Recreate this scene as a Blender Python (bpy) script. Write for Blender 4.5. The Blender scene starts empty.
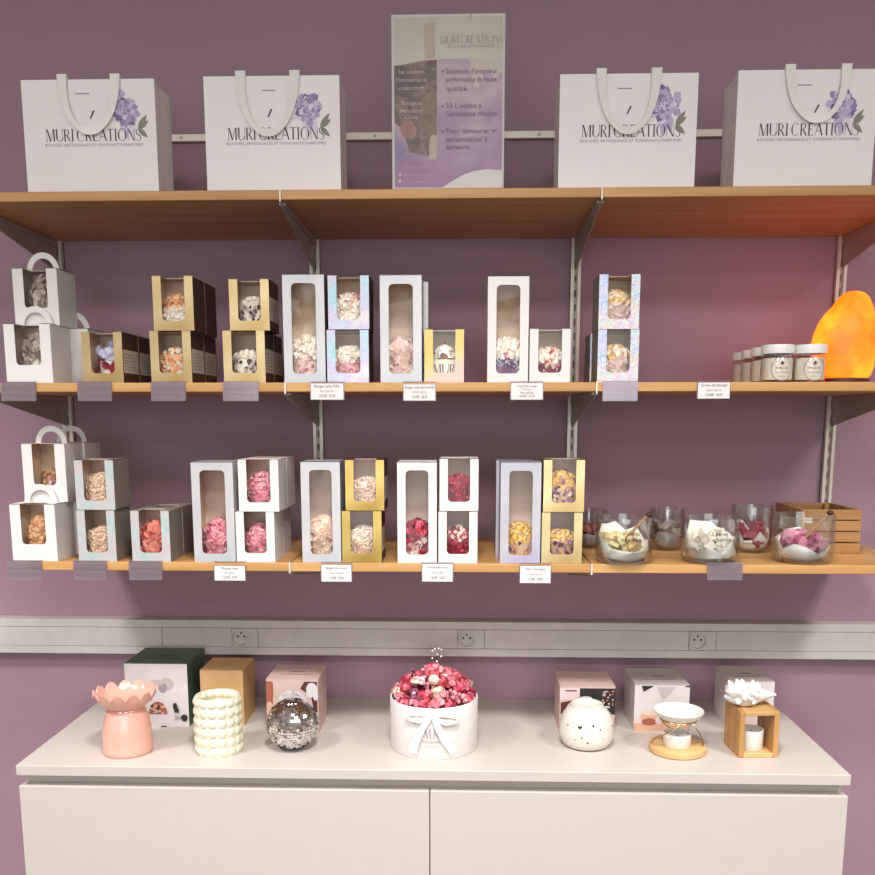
import bpy, math, random
from mathutils import Vector, Matrix
R = random.Random(7)
sc = bpy.context.scene
COL = sc.collection
PI = math.pi

# ------------------------------------------------------------------ camera
EYE = 1.55
FOC, PX0, PY0, YAW, PITCH = 900.0, 437.5, 562.83, 0.0308, 0.1589
DIST = 2.1601
cam = bpy.data.cameras.new('camera'); camo = bpy.data.objects.new('camera', cam); COL.objects.link(camo)
camo.location = (0, -DIST, EYE); camo.rotation_euler = (PI/2-PITCH, 0, YAW)
cam.sensor_width = 36; cam.lens = 36*FOC/875; cam.shift_y = (PY0-437.5)/875; cam.clip_start = .05
sc.camera = camo
_Rm = camo.rotation_euler.to_matrix()
def _ray(px, py):
    return _Rm @ Vector(((px-PX0)/FOC, -(py-PY0)/FOC, -1.0))
def at(px, py, Y):
    d = _ray(px, py); t = (Y+DIST)/d.y
    return Vector((d.x*t, Y, EYE+d.z*t))
def atz(px, py, Z):
    d = _ray(px, py); t = (Z-EYE)/d.z
    return Vector((d.x*t, -DIST+d.y*t, Z))
def mpp(p):                       # metres per pixel at a point
    return (_Rm.transposed() @ (Vector(p)-Vector(camo.location))).z / -FOC

S = .3975; TH = .0177
Z1, Z2, Z3 = EYE+.4051, EYE+.0512, EYE-.3017
CAB_T = EYE-.6888; CAB_D = .4642; CL, CR = -.9014, .7576
UX = [-.0494+(i-1.5)*.6 for i in range(4)]
FRONT = -S+.006

# ------------------------------------------------------------------ materials
def lin(c):
    r = []
    for v in c[:3]:
        v /= 255.
        r.append(v/12.92 if v <= .04045 else ((v+.055)/1.055)**2.4)
    return tuple(r)+(1,)
def newmat(name):
    m = bpy.data.materials.new(name); m.use_nodes = True
    nt = m.node_tree
    return m, nt, nt.nodes['Principled BSDF']
def N(nt, typ, **kw):
    n = nt.nodes.new(typ)
    for k, v in kw.items():
        if hasattr(n, k): setattr(n, k, v)
        else: n.inputs[k].default_value = v
    return n
def mat(name, c, rough=.6, metal=0, var=.04, scale=30, bump=0, bscale=200, spec=.5, coat=0, sheen=0):
    m, nt, b = newmat(name)
    b.inputs['Roughness'].default_value = rough; b.inputs['Metallic'].default_value = metal
    b.inputs['Specular IOR Level'].default_value = spec
    b.inputs['Coat Weight'].default_value = coat
    base = lin(c)
    tc = N(nt, 'ShaderNodeTexCoord')
    nz = N(nt, 'ShaderNodeTexNoise'); nz.inputs['Scale'].default_value = scale; nz.inputs['Detail'].default_value = 3
    nt.links.new(tc.outputs['Object'], nz.inputs['Vector'])
    cr = N(nt, 'ShaderNodeValToRGB')
    cr.color_ramp.elements[0].position = .3; cr.color_ramp.elements[1].position = .7
    cr.color_ramp.elements[0].color = tuple(max(0, v*(1-var)) for v in base[:3])+(1,)
    cr.color_ramp.elements[1].color = tuple(min(1, v*(1+var)) for v in base[:3])+(1,)
    nt.links.new(nz.outputs['Fac'], cr.inputs['Fac']); nt.links.new(cr.outputs['Color'], b.inputs['Base Color'])
    if bump:
        n2 = N(nt, 'ShaderNodeTexNoise'); n2.inputs['Scale'].default_value = bscale
        nt.links.new(tc.outputs['Object'], n2.inputs['Vector'])
        bp = N(nt, 'ShaderNodeBump'); bp.inputs['Strength'].default_value = bump; bp.inputs['Distance'].default_value = .002
        nt.links.new(n2.outputs['Fac'], bp.inputs['Height']); nt.links.new(bp.outputs['Normal'], b.inputs['Normal'])
    return m
def ramp(nt, fac, stops):
    cr = N(nt, 'ShaderNodeValToRGB'); el = cr.color_ramp.elements
    while len(el) < len(stops): el.new(.5)
    for e, (p, c) in zip(el, stops): e.position = p; e.color = lin(c)
    nt.links.new(fac, cr.inputs['Fac']); return cr.outputs['Color']
def wood(name, cs, sx=1.5, sy=38, rough=.45, axis='X'):
    m, nt, b = newmat(name); b.inputs['Roughness'].default_value = rough
    tc = N(nt, 'ShaderNodeTexCoord'); mp = N(nt, 'ShaderNodeMapping')
    mp.inputs['Scale'].default_value = (sx, sy, sy) if axis == 'X' else (sy, sy, sx)
    nt.links.new(tc.outputs['Object'], mp.inputs['Vector'])
    nz = N(nt, 'ShaderNodeTexNoise'); nz.inputs['Scale'].default_value = 1.6; nz.inputs['Detail'].default_value = 7; nz.inputs['Distortion'].default_value = .5
    nt.links.new(mp.outputs['Vector'], nz.inputs['Vector'])
    col = ramp(nt, nz.outputs['Fac'], [(.25, cs[0]), (.5, cs[1]), (.75, cs[2])])
    mp2 = N(nt, 'ShaderNodeMapping'); mp2.inputs['Scale'].default_value = (.8, 14, 14) if axis == 'X' else (14, 14, .8)
    nt.links.new(tc.outputs['Object'], mp2.inputs['Vector'])
    n3 = N(nt, 'ShaderNodeTexNoise'); n3.inputs['Scale'].default_value = 1; n3.inputs['Detail'].default_value = 1
    nt.links.new(mp2.outputs['Vector'], n3.inputs['Vector'])
    mx = N(nt, 'ShaderNodeMixRGB', blend_type='MULTIPLY'); mx.inputs[0].default_value = .35
    nt.links.new(col, mx.inputs[1]); nt.links.new(ramp(nt, n3.outputs['Fac'], [(.35, (205, 190, 175)), (.65, (255, 255, 255))]), mx.inputs[2])
    nt.links.new(mx.outputs[0], b.inputs['Base Color'])
    bp = N(nt, 'ShaderNodeBump'); bp.inputs['Strength'].default_value = .12; bp.inputs['Distance'].default_value = .001
    nt.links.new(nz.outputs['Fac'], bp.inputs['Height']); nt.links.new(bp.outputs['Normal'], b.inputs['Normal'])
    return m
def clear(name, tint=(255, 255, 255), gloss=.06, haze=0, rough=.04, hazec=(255, 250, 250)):
    m = bpy.data.materials.new(name); m.use_nodes = True; nt = m.node_tree
    nt.nodes.remove(nt.nodes['Principled BSDF']); out = nt.nodes['Material Output']
    tr = N(nt, 'ShaderNodeBsdfTransparent'); tr.inputs[0].default_value = lin(tint)
    gl = N(nt, 'ShaderNodeBsdfGlossy'); gl.inputs['Roughness'].default_value = rough
    lw = N(nt, 'ShaderNodeLayerWeight'); lw.inputs['Blend'].default_value = .35
    mr = N(nt, 'ShaderNodeMapRange'); mr.inputs['From Max'].default_value = 1; mr.inputs['To Min'].default_value = gloss; mr.inputs['To Max'].default_value = min(1, gloss*7)
    nt.links.new(lw.outputs['Facing'], mr.inputs['Value'])
    mix = N(nt, 'ShaderNodeMixShader'); nt.links.new(mr.outputs[0], mix.inputs[0])
    nt.links.new(tr.outputs[0], mix.inputs[1]); nt.links.new(gl.outputs[0], mix.inputs[2])
    last = mix
    if haze:
        df = N(nt, 'ShaderNodeBsdfDiffuse'); df.inputs[0].default_value = lin(hazec)
        m2 = N(nt, 'ShaderNodeMixShader'); m2.inputs[0].default_value = haze
        nt.links.new(mix.outputs[0], m2.inputs[1]); nt.links.new(df.outputs[0], m2.inputs[2]); last = m2
    nt.links.new(last.outputs[0], out.inputs['Surface'])
    return m
def foil(name, stops, scale=9, rough=.32, metal=.55, speck=0):
    m, nt, b = newmat(name); b.inputs['Roughness'].default_value = rough; b.inputs['Metallic'].default_value = metal
    tc = N(nt, 'ShaderNodeTexCoord'); nz = N(nt, 'ShaderNodeTexNoise'); nz.inputs['Scale'].default_value = scale; nz.inputs['Detail'].default_value = 1
    nt.links.new(tc.outputs['Object'], nz.inputs['Vector'])
    col = ramp(nt, nz.outputs['Fac'], stops)
    if speck:
        vo = N(nt, 'ShaderNodeTexVoronoi'); vo.inputs['Scale'].default_value = 420
        nt.links.new(tc.outputs['Object'], vo.inputs['Vector'])
        mx = N(nt, 'ShaderNodeMixRGB', blend_type='OVERLAY'); mx.inputs[0].default_value = speck
        nt.links.new(col, mx.inputs[1]); nt.links.new(vo.outputs['Color'], mx.inputs[2]); col = mx.outputs[0]
    nt.links.new(col, b.inputs['Base Color'])
    return m

M = {}
M['wall'] = mat('mauve_paint', (164, 133, 148), .75, var=.03, scale=3, bump=.05, bscale=300)
M['ceil'] = mat('ceiling_paint', (226, 220, 212), .9)
M['floor'] = wood('floor_boards', [(74, 68, 64), (82, 76, 71), (90, 84, 78)], rough=.5)
M['oak'] = wood('oak', [(176, 126, 70), (200, 150, 92), (214, 168, 110)])
M['bamboo'] = wood('bamboo', [(168, 118, 64), (186, 138, 82), (198, 152, 96)], axis='Z')
M['bamboo_x'] = wood('bamboo_flat', [(196, 152, 96), (210, 170, 114), (218, 182, 130)])
M['crate'] = wood('crate_wood', [(150, 108, 62), (172, 128, 80), (184, 142, 94)])
M['lampbase'] = wood('dark_wood', [(50, 28, 18), (66, 38, 24), (80, 48, 30)])
M['steel'] = mat('grey_steel', (178, 168, 158), .42, metal=.25)
M['steel_edge'] = mat('pale_steel', (222, 212, 200), .35, metal=.2)
M['slot'] = mat('slot_dark', (112, 98, 92), .8)
M['plastic'] = mat('white_plastic', (208, 202, 200), .45)
M['laminate'] = mat('white_laminate', (196, 188, 180), .4, var=.01)
M['laminate_in'] = mat('white_laminate_rail', (194, 187, 180), .5, var=.01)
M['paper'] = mat('white_card', (226, 221, 218), .55, var=.012)
M['bagpaper'] = mat('white_bag_paper', (240, 234, 234), .5, var=.012, scale=12)
M['ribbon'] = mat('white_satin', (232, 228, 224), .32, var=.02)
M['inner'] = mat('card_inside', (230, 212, 196), .7)
M['inner_d'] = mat('brown_card_inside', (224, 198, 178), .7)
M['inner_k'] = mat('kraft_inside', (226, 200, 172), .75)
M['silver'] = foil('pearl_silver_card', [(.3, (190, 190, 194)), (.5, (204, 201, 202)), (.7, (184, 190, 197))], 6, .4, .25)
M['lilacsilver'] = foil('lilac_silver_card', [(.3, (176, 174, 182)), (.5, (190, 186, 192)), (.7, (176, 166, 192))], 7, .35, .3)
M['gold'] = foil('gold_foil_card', [(.3, (196, 172, 122)), (.5, (210, 190, 144)), (.7, (184, 156, 102))], 8, .3, .65)
M['goldb'] = foil('bright_gold_foil', [(.3, (176, 146, 80)), (.5, (196, 168, 100)), (.7, (160, 128, 62))], 8, .28, .7)
M['goldpink'] = foil('gold_pink_foil', [(.4, (188, 164, 100)), (.52, (200, 172, 118)), (.62, (206, 162, 150))], 10, .3, .6)
M['holo'] = foil('holographic_card', [(.34, (158, 198, 204)), (.45, (184, 192, 206)), (.55, (192, 182, 204)), (.66, (206, 198, 200))], 18, .3, .3, .16)
M['glit'] = foil('holographic_glitter', [(.3, (170, 186, 214)), (.45, (196, 200, 212)), (.58, (206, 200, 190)), (.7, (214, 196, 210))], 12, .38, .4, .45)
M['mint'] = foil('mint_pearl_card', [(.34, (184, 206, 204)), (.5, (202, 208, 208)), (.66, (210, 200, 200))], 22, .32, .3, .06)
M['brown'] = mat('brown_card', (76, 46, 32), .6)
M['greycard'] = mat('grey_card', (132, 122, 112), .6)
M['labelw'] = mat('cream_label', (206, 190, 172), .6)
M['film'] = clear('clear_film', gloss=.028, rough=.05)
M['glass'] = clear('clear_glass', tint=(252, 253, 252), gloss=.07, rough=.02)
M['acrylic'] = clear('clear_acrylic', tint=(248, 248, 248), gloss=.008, haze=.02, rough=.35)
M['tag'] = clear('frosted_plastic', tint=(235, 225, 232), gloss=.1, haze=.11, rough=.2, hazec=(232, 220, 228))
M['ink'] = mat('dark_ink', (66, 56, 64), .7)
M['inkgrey'] = mat('grey_ink', (150, 138, 146), .7)
M['inkpale'] = mat('pale_grey_ink', (182, 172, 170), .7)
M['inkmid'] = mat('soft_grey_ink', (172, 160, 156), .7)
M['inkplum'] = mat('plum_ink', (124, 92, 124), .7)
M['inkpink'] = mat('pink_ink', (214, 190, 190), .7)
for i, c in enumerate([(212, 200, 224), (194, 178, 212), (176, 158, 200), (152, 134, 182), (124, 104, 152), (224, 214, 232)]):
    M['peony%d' % i] = mat('lilac_print_%d' % i, c, .6)
M['leafprint'] = mat('sage_print', (138, 136, 122), .6)
M['black'] = mat('black_print', (34, 30, 30), .6)
M['chrome'] = mat('mirror_tile', (226, 222, 220), .07, metal=1, var=.02)
M['grout'] = mat('tile_grout', (120, 112, 110), .6)
M['pinkglaze'] = mat('pink_glaze', (232, 172, 156), .22, var=.05, scale=14, coat=.5)
M['creamglaze'] = mat('cream_glaze', (226, 220, 196), .3, var=.02, coat=.4)
M['whiteglaze'] = mat('white_glaze', (222, 215, 204), .2, var=.015, coat=.5)
M['matwhite'] = mat('white_porcelain', (224, 221, 216), .35, var=.01)
M['wax'] = mat('candle_wax', (240, 230, 210), .5)
M['gwire'] = mat('gold_wire', (206, 170, 110), .25, metal=1)
M['green'] = mat('dark_green_card', (64, 90, 66), .5)
M['greyprint'] = mat('pale_grey_print', (206, 200, 200), .5)
M['kraft'] = mat('kraft_card', (200, 162, 112), .65)
M['rosecard'] = mat('rose_beige_card', (198, 172, 162), .55)
M['whitecard'] = mat('cool_white_card', (206, 200, 198), .5)
M['orange'] = mat('terracotta_print', (158, 88, 70), .6); M['tanprint'] = mat('tan_print', (146, 120, 96), .6, var=.25, scale=60); M['dustprint'] = mat('dusty_pink_print', (176, 130, 122), .6, var=.25, scale=60)
M['peach'] = mat('peach_print', (206, 160, 138), .6)
def pal(name, *cs, rough=.6):
    out = []
    for i, c in enumerate(cs):
        k = name+str(i); M[k] = mat(name+'_%d' % i, c, rough, var=.08, scale=90); out.append(k)
    return out
P_CREAM = pal('cream_wax', (244, 230, 212), (248, 238, 224), (236, 218, 196))
P_ROSE = pal('rose_petal', (206, 138, 142), (190, 108, 122), (224, 168, 166))
P_PALE = pal('blush_petal', (230, 200, 186), (240, 216, 200), (218, 180, 164))
P_PINK = pal('pink_petal', (228, 152, 160), (214, 122, 140), (238, 178, 180), (160, 90, 98))
P_RED = pal('red_petal', (170, 30, 56), (200, 52, 76), (128, 18, 42))
P_RASP = pal('raspberry_petal', (214, 88, 108), (228, 122, 134), (196, 62, 84), (236, 168, 174))
P_PURP = pal('purple_petal', (136, 82, 118), (162, 114, 148), (104, 58, 92))
P_YEL = pal('yellow_petal', (226, 184, 98), (234, 202, 130), (212, 162, 70))
P_BEIGE = pal('beige_curl', (222, 192, 164), (234, 208, 184), (200, 164, 138))
P_PEACH = pal('peach_petal', (236, 176, 128), (240, 196, 150), (222, 150, 106))
P_CORAL = pal('coral_petal', (220, 128, 112), (230, 152, 134), (204, 104, 94))
P_TAN = pal('tan_wax', (190, 140, 98), (204, 156, 112), (168, 118, 80))
P_DARK = pal('dark_petal', (70, 52, 64), (112, 96, 104), (204, 190, 176))
P_GREY = pal('grey_crystal', (176, 162, 150), (204, 190, 178), (146, 130, 118))
P_GREEN = pal('sage_leaf', (118, 122, 96), (140, 140, 112))
P_LILAC = pal('lilac_shell', (206, 208, 226), (190, 180, 206))

# ------------------------------------------------------------------ mesh builder
class MB:
    def __init__(s): s.v = []; s.f = []; s.m = []; s.s = []; s.mats = []
    def slot(s, k):
        if k not in s.mats: s.mats.append(k)
        return s.mats.index(k)
    def add(s, vs, fs, k, smooth=False, T=None):
        o = len(s.v); i = s.slot(k)
        s.v += [tuple(T @ Vector(v)) if T else tuple(v) for v in vs]
        for f in fs: s.f.append([a+o for a in f]); s.m.append(i); s.s.append(smooth)
    def box(s, x0, x1, y0, y1, z0, z1, k, T=None, faces=None):
        vs = [(x0, y0, z0), (x1, y0, z0), (x1, y1, z0), (x0, y1, z0), (x0, y0, z1), (x1, y0, z1), (x1, y1, z1), (x0, y1, z1)]
        fs = [(0, 3, 2, 1), (4, 5, 6, 7), (0, 1, 5, 4), (2, 3, 7, 6), (1, 2, 6, 5), (3, 0, 4, 7)]   # bottom top front back right left
        names = 'bottom top front back right left'.split()
        o = len(s.v); s.v += [tuple(T @ Vector(v)) if T else v for v in vs]
        for n, f in zip(names, fs):
            kk = (faces or {}).get(n, k)
            s.f.append([a+o for a in f]); s.m.append(s.slot(kk)); s.s.append(False)
    def lathe(s, prof, k, n=32, c=(0, 0, 0), smooth=True, T=None, close=False):
        vs = []; fs = []
        for r, z in prof:
            for i in range(n):
                a = 2*PI*i/n; vs.append((c[0]+r*math.cos(a), c[1]+r*math.sin(a), c[2]+z))
        for j in range(len(prof)-1):
            for i in range(n):
                i2 = (i+1) % n
                fs.append((j*n+i, j*n+i2, (j+1)*n+i2, (j+1)*n+i))
        s.add(vs, fs, k, smooth, T)
    def disc(s, r, z, k, n=24, c=(0, 0), up=True):
        vs = [(c[0]+r*math.cos(2*PI*i/n), c[1]+r*math.sin(2*PI*i/n), z) for i in range(n)]
        s.add(vs, [tuple(range(n)) if up else tuple(reversed(range(n)))], k)
    def tube(s, pts, r, k, n=8, closed=False):
        pts = [Vector(p) for p in pts]; vs = []; fs = []; m = len(pts)
        prev = None
        for i, p in enumerate(pts):
            a = pts[(i-1) % m] if (closed or i > 0) else p
            b = pts[(i+1) % m] if (closed or i < m-1) else p
            t = (b-a).normalized()
            if prev is None:
                u = t.cross(Vector((0, 0, 1)))
                if u.length < .05: u = t.cross(Vector((1, 0, 0)))
            else: u = prev-t*prev.dot(t)
            u.normalize(); prev = u; w = t.cross(u)
            rr = r[i] if isinstance(r, (list, tuple)) else r
            for j in range(n):
                an = 2*PI*j/n; vs.append(p+u*rr*math.cos(an)+w*rr*math.sin(an))
        for i in range(m if closed else m-1):
            for j in range(n):
                i2 = (i+1) % m; j2 = (j+1) % n
                fs.append((i*n+j, i*n+j2, i2*n+j2, i2*n+j))
        if not closed:
            fs.append(tuple(reversed(range(n)))); fs.append(tuple(range((m-1)*n, m*n)))
        s.add(vs, fs, k, True)
    def strip(s, pts, wd, k, th=.0006):         # ribbon: pts, width vectors
        vs = []; fs = []
        pts = [Vector(p) for p in pts]; m = len(pts)
        for i, p in enumerate(pts):
            t = (pts[min(i+1, m-1)]-pts[max(i-1, 0)]).normalized(); w = Vector(wd[i]); nn = t.cross(w)
            nn = nn.normalized()*th/2 if nn.length > 1e-9 else Vector((0, -th/2, 0))
            vs += [p-w/2+nn, p+w/2+nn, p+w/2-nn, p-w/2-nn]
        for i in range(m-1):
            for j in range(4):
                j2 = (j+1) % 4; fs.append((i*4+j, i*4+j2, (i+1)*4+j2, (i+1)*4+j))
        fs += [(3, 2, 1, 0), tuple(range((m-1)*4, m*4))]
        s.add(vs, fs, k, True)
    def prism(s, pts, mp, t, kf, kb=None, ks=None):   # pts 2-D; mp(u,v,d) -> xyz; d=0 outside face, d=t inside face
        n = len(pts); kb = kb or kf; ks = ks or kf
        A = [mp(u, v, 0) for u, v in pts]; B = [mp(u, v, t) for u, v in pts]
        s.add(A, [tuple(range(n))], kf)
        s.add(B, [tuple(reversed(range(n)))], kb)
        s.add(A+B, [(i, n+i, n+(i+1) % n, (i+1) % n) for i in range(n)], ks)
    def sphere(s, c, r, k, n=12, m=8, sc=(1, 1, 1), T=None):
        vs = []; fs = []
        for j in range(m+1):
            ph = PI*j/m
            for i in range(n):
                a = 2*PI*i/n
                vs.append((c[0]+r*sc[0]*math.sin(ph)*math.cos(a), c[1]+r*sc[1]*math.sin(ph)*math.sin(a), c[2]+r*sc[2]*math.cos(ph)))
        for j in range(m):
            for i in range(n):
                i2 = (i+1) % n; fs.append((j*n+i, (j+1)*n+i, (j+1)*n+i2, j*n+i2))
        s.add(vs, fs, k, True, T)
    def petal(s, p, nrm, size, k, rnd, wide=.8, cup=.25):
        nrm = Vector(nrm).normalized(); up = Vector((rnd.uniform(-.6, .6), rnd.uniform(-.6, .6), 1))
        t = (up-nrm*up.dot(nrm)); t = t.normalized() if t.length > .01 else Vector((1, 0, 0))
        a = rnd.uniform(-1.1, 1.1); b = nrm.cross(t)
        t, b = t*math.cos(a)+b*math.sin(a), b*math.cos(a)-t*math.sin(a)
        p = Vector(p); w = size*wide/2
        vs = [p-t*size*.4, p-b*w+nrm*size*cup, p-b*w*.8+t*size*.4+nrm*size*(cup+.15), p+t*size*.6+nrm*size*(cup+.1), p+b*w*.8+t*size*.4+nrm*size*(cup+.15), p+b*w+nrm*size*cup, p+nrm*size*.08]
        s.add(vs, [(6, 0, 5), (6, 5, 4), (6, 4, 3), (6, 3, 2), (6, 2, 1), (6, 1, 0)], k, True)
    def build(s, name, parent=None, loc=None, bevel=0, kind=None):
        me = bpy.data.meshes.new(name); me.from_pydata(s.v, [], s.f)
        for k in s.mats: me.materials.append(M[k])
        for p, i, sm in zip(me.polygons, s.m, s.s): p.material_index = i; p.use_smooth = sm
        me.validate(); me.update()
        try: me.set_sharp_from_angle(angle=math.radians(42))
        except Exception: pass
        o = bpy.data.objects.new(name, me); COL.objects.link(o)
        if parent: o.parent = parent
        if loc is not None: o.location = loc
        if bevel:
            b = o.modifiers.new('bevel', 'BEVEL'); b.width = bevel; b.segments = 2; b.limit_method = 'ANGLE'; b.angle_limit = math.radians(50)
        if kind: o['kind'] = kind
        return o
def tag(o, label, cat, group=None, kind=None):
    o['label'] = label; o['category'] = cat
    if group: o['group'] = group
    if kind: o['kind'] = kind
    return o
def thing(name, loc, label, cat, group=None, rz=0):
    o = bpy.data.objects.new(name, None); o.empty_display_size = .03; COL.objects.link(o)
    o.location = loc; o.rotation_euler = (0, 0, rz)
    return tag(o, label, cat, group)
def copy_thing(src, loc, label, group=None, rz=None):
    r = src.copy(); COL.objects.link(r); r.location = loc
    if rz is not None: r.rotation_euler = (0, 0, rz)
    r['label'] = label
    if group: r['group'] = group
    for ch in src.children:
        c = ch.copy(); COL.objects.link(c); c.parent = r
        for g in ch.children:
            d = g.copy(); COL.objects.link(d); d.parent = c
    return r

# ------------------------------------------------------------------ writing
_tc = {}
def text_geo(st, align='CENTER'):
    if (st, align) in _tc: return _tc[(st, align)]
    c = bpy.data.curves.new('t', 'FONT'); c.body = st; c.align_x = align; c.size = 1; c.resolution_u = 2
    o = bpy.data.objects.new('t', c); me = o.to_mesh()
    vs = [(v.co.x, v.co.y) for v in me.vertices]; fs = [tuple(p.vertices) for p in me.polygons]
    o.to_mesh_clear(); bpy.data.objects.remove(o); bpy.data.curves.remove(c)
    _tc[(st, align)] = (vs, fs); return vs, fs
def put_text(mb, st, size, mp, k, align='CENTER', fit=None):
    vs, fs = text_geo(st, align)
    if not vs: return
    sx = size
    if fit: sx = fit/max(1e-6, max(v[0] for v in vs)-min(v[0] for v in vs))
    mb.add([mp(x*sx, y*size) for x, y in vs], fs, k)
def L(x0, y0, x1, y1, w): return [[(x0-w/2, y0), (x0+w/2, y0), (x1+w/2, y1), (x1-w/2, y1)]]
def HB(x0, x1, y, w=.045): return [[(x0, y-w/2), (x1, y-w/2), (x1, y+w/2), (x0, y+w/2)]]
def ARC(cx, cy, rx, ry, a0, a1, wt, n=14, thin=.035):
    out = []
    for i in range(n):
        q = []
        for a in (a0+(a1-a0)*i/n, a0+(a1-a0)*(i+1)/n):
            a = math.radians(a); th = thin+(wt-thin)*abs(math.cos(a))**1.5
            q.append((cx+(rx)*math.cos(a), cy+(ry)*math.sin(a), cx+(rx-th)*math.cos(a), cy+(ry-max(thin, th*.4))*math.sin(a)))
        out.append([(q[0][0], q[0][1]), (q[1][0], q[1][1]), (q[1][2], q[1][3]), (q[0][2], q[0][3])])
    return out
GL = {
 'M': (.98, L(.1, 0, .1, 1, .04)+L(.16, 1, .47, 0, .13)+L(.47, 0, .78, 1, .04)+L(.84, 0, .84, 1, .13)+HB(.0, .2, .015, .03)),
 'U': (.8, L(.14, .3, .14, 1, .13)+ARC(.42, .3, .345, .31, 180, 360, .12)+L(.745, .3, .745, 1, .04)+HB(.03, .26, .985, .03)+HB(.66, .82, .985, .03)),
 'R': (.76, L(.16, 0, .16, 1, .13)+ARC(.3, .74, .3, .26, -90, 90, .11)+HB(.16, .32, .98)+HB(.16, .36, .49)+L(.36, .5, .66, 0, .13)),
 'I': (.36, L(.17, 0, .17, 1, .13)+HB(.05, .29, .985, .03)+HB(.05, .29, .015, .03)),
 'C': (.84, ARC(.46, .5, .42, .52, 48, 312, .13, 20)),
 'E': (.66, L(.15, 0, .15, 1, .13)+HB(.15, .58, .975)+HB(.15, .5, .52)+HB(.15, .6, .025)),
 'A': (.86, L(.06, 0, .42, 1.02, .04)+L(.76, 0, .42, 1.02, .13)+HB(.18, .6, .36)),
 'T': (.68, L(.33, 0, .33, 1, .13)+HB(.0, .66, .975)),
 'O': (.96, ARC(.47, .5, .44, .52, 0, 360, .13, 28)),
 'N': (.86, L(.1, 0, .1, 1, .04)+L(.13, 1, .72, 0, .13)+L(.76, 0, .76, 1, .04)),
 'S': (.62, ARC(.3, .74, .25, .27, 30, 225, .08, 12)+L(.1, .62, .47, .36, .14)+ARC(.29, .26, .26, .28, -150, 45, .08, 12)),
 'K': (.8, L(.16, 0, .16, 1, .13)+L(.2, .42, .62, 1, .04)+L(.34, .58, .68, 0, .13)),
 '.': (.26, [[(.06, 0), (.18, 0), (.18, .12), (.06, .12)]]),
 ' ': (.2, []),
}
def put_serif(mb, st, height, width, mp, k):
    tot = sum(GL[c][0] for c in st); x = -.5*width; sx = width/tot
    for c in st:
        w, polys = GL[c]
        for q in polys:
            a = sum(q[i][0]*q[(i+1) % 4][1]-q[(i+1) % 4][0]*q[i][1] for i in range(4))
            if a < 0: q = q[::-1]
            mb.add([mp(x+u*sx, v*height) for u, v in q], [(0, 1, 2, 3)], k)
        x += w*sx
def petal2d(cx, cy, ang, ln, wd, n=7):
    pts = []
    for i in range(n+1):
        t = i/n; pts.append((t*ln, wd*math.sin(PI*t**.8)*.5))
    for i in range(n-1, 0, -1):
        t = i/n; pts.append((t*ln, -wd*math.sin(PI*t**.8)*.5))
    c, s_ = math.cos(ang), math.sin(ang)
    return [(cx+x*c-y*s_, cy+x*s_+y*c) for x, y in pts]
def put_poly(mb, pts, mp, k): mb.add([mp(u, v) for u, v in pts], [tuple(range(len(pts)))], k)

# ------------------------------------------------------------------ the setting
b = MB(); b.box(-3.4, 3.4, 0, .12, 0, 2.8, 'wall'); b.build('wall_back', kind='structure')
b = MB(); b.box(-3.4, 3.4, -6, .12, -.1, 0, 'floor'); b.build('floor', kind='structure')
b = MB(); b.box(-3.4, 3.4, -6, .12, 2.8, 2.9, 'ceil'); b.build('ceiling', kind='structure')
b = MB(); b.box(-3.52, -3.4, -6, .12, 0, 2.8, 'ceil'); b.build('wall_left', kind='structure')
b = MB(); b.box(3.4, 3.52, -6, .12, 0, 2.8, 'ceil'); b.build('wall_right', kind='structure')
b = MB(); b.box(-3.52, 3.52, -6.12, -6, 0, 2.8, 'ceil'); b.build('wall_front', kind='structure')

# cable trunking with sockets
TR0, TR1 = EYE-.5699, EYE-.4839
root = thing('trunking_rail', (0, 0, TR0), 'long off-white cable trunking along the wall above the cabinet', 'cable trunking')
h = TR1-TR0
b = MB(); b.box(-1.6, 1.6, -.034, -.0005, 0, h, 'plastic'); b.box(-1.6, 1.6, -.04, -.034, h-.019, h, 'plastic'); b.box(-1.6, 1.6, -.04, -.034, 0, .019, 'plastic')
b.build('housing', root, bevel=.0012)
SOCK = [at(px, 637.5, -.0393).x for px in (240.5, 466.5, 698)]
segs = [-1.6, at(162, 637, -.04).x]+[v for x in SOCK for v in (x-.021, x+.043)]+[1.6]
pieces = [(segs[0], segs[1]), (segs[1], segs[2]), (segs[3], segs[4]), (segs[5], segs[6]), (segs[7], segs[8])]
for a, c in pieces:
    b = MB(); b.box(a+.0006, c-.0006, -.0392, -.034, .0198, h-.0198, 'plastic'); b.build('cover_strip', root, bevel=.0006)
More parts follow.
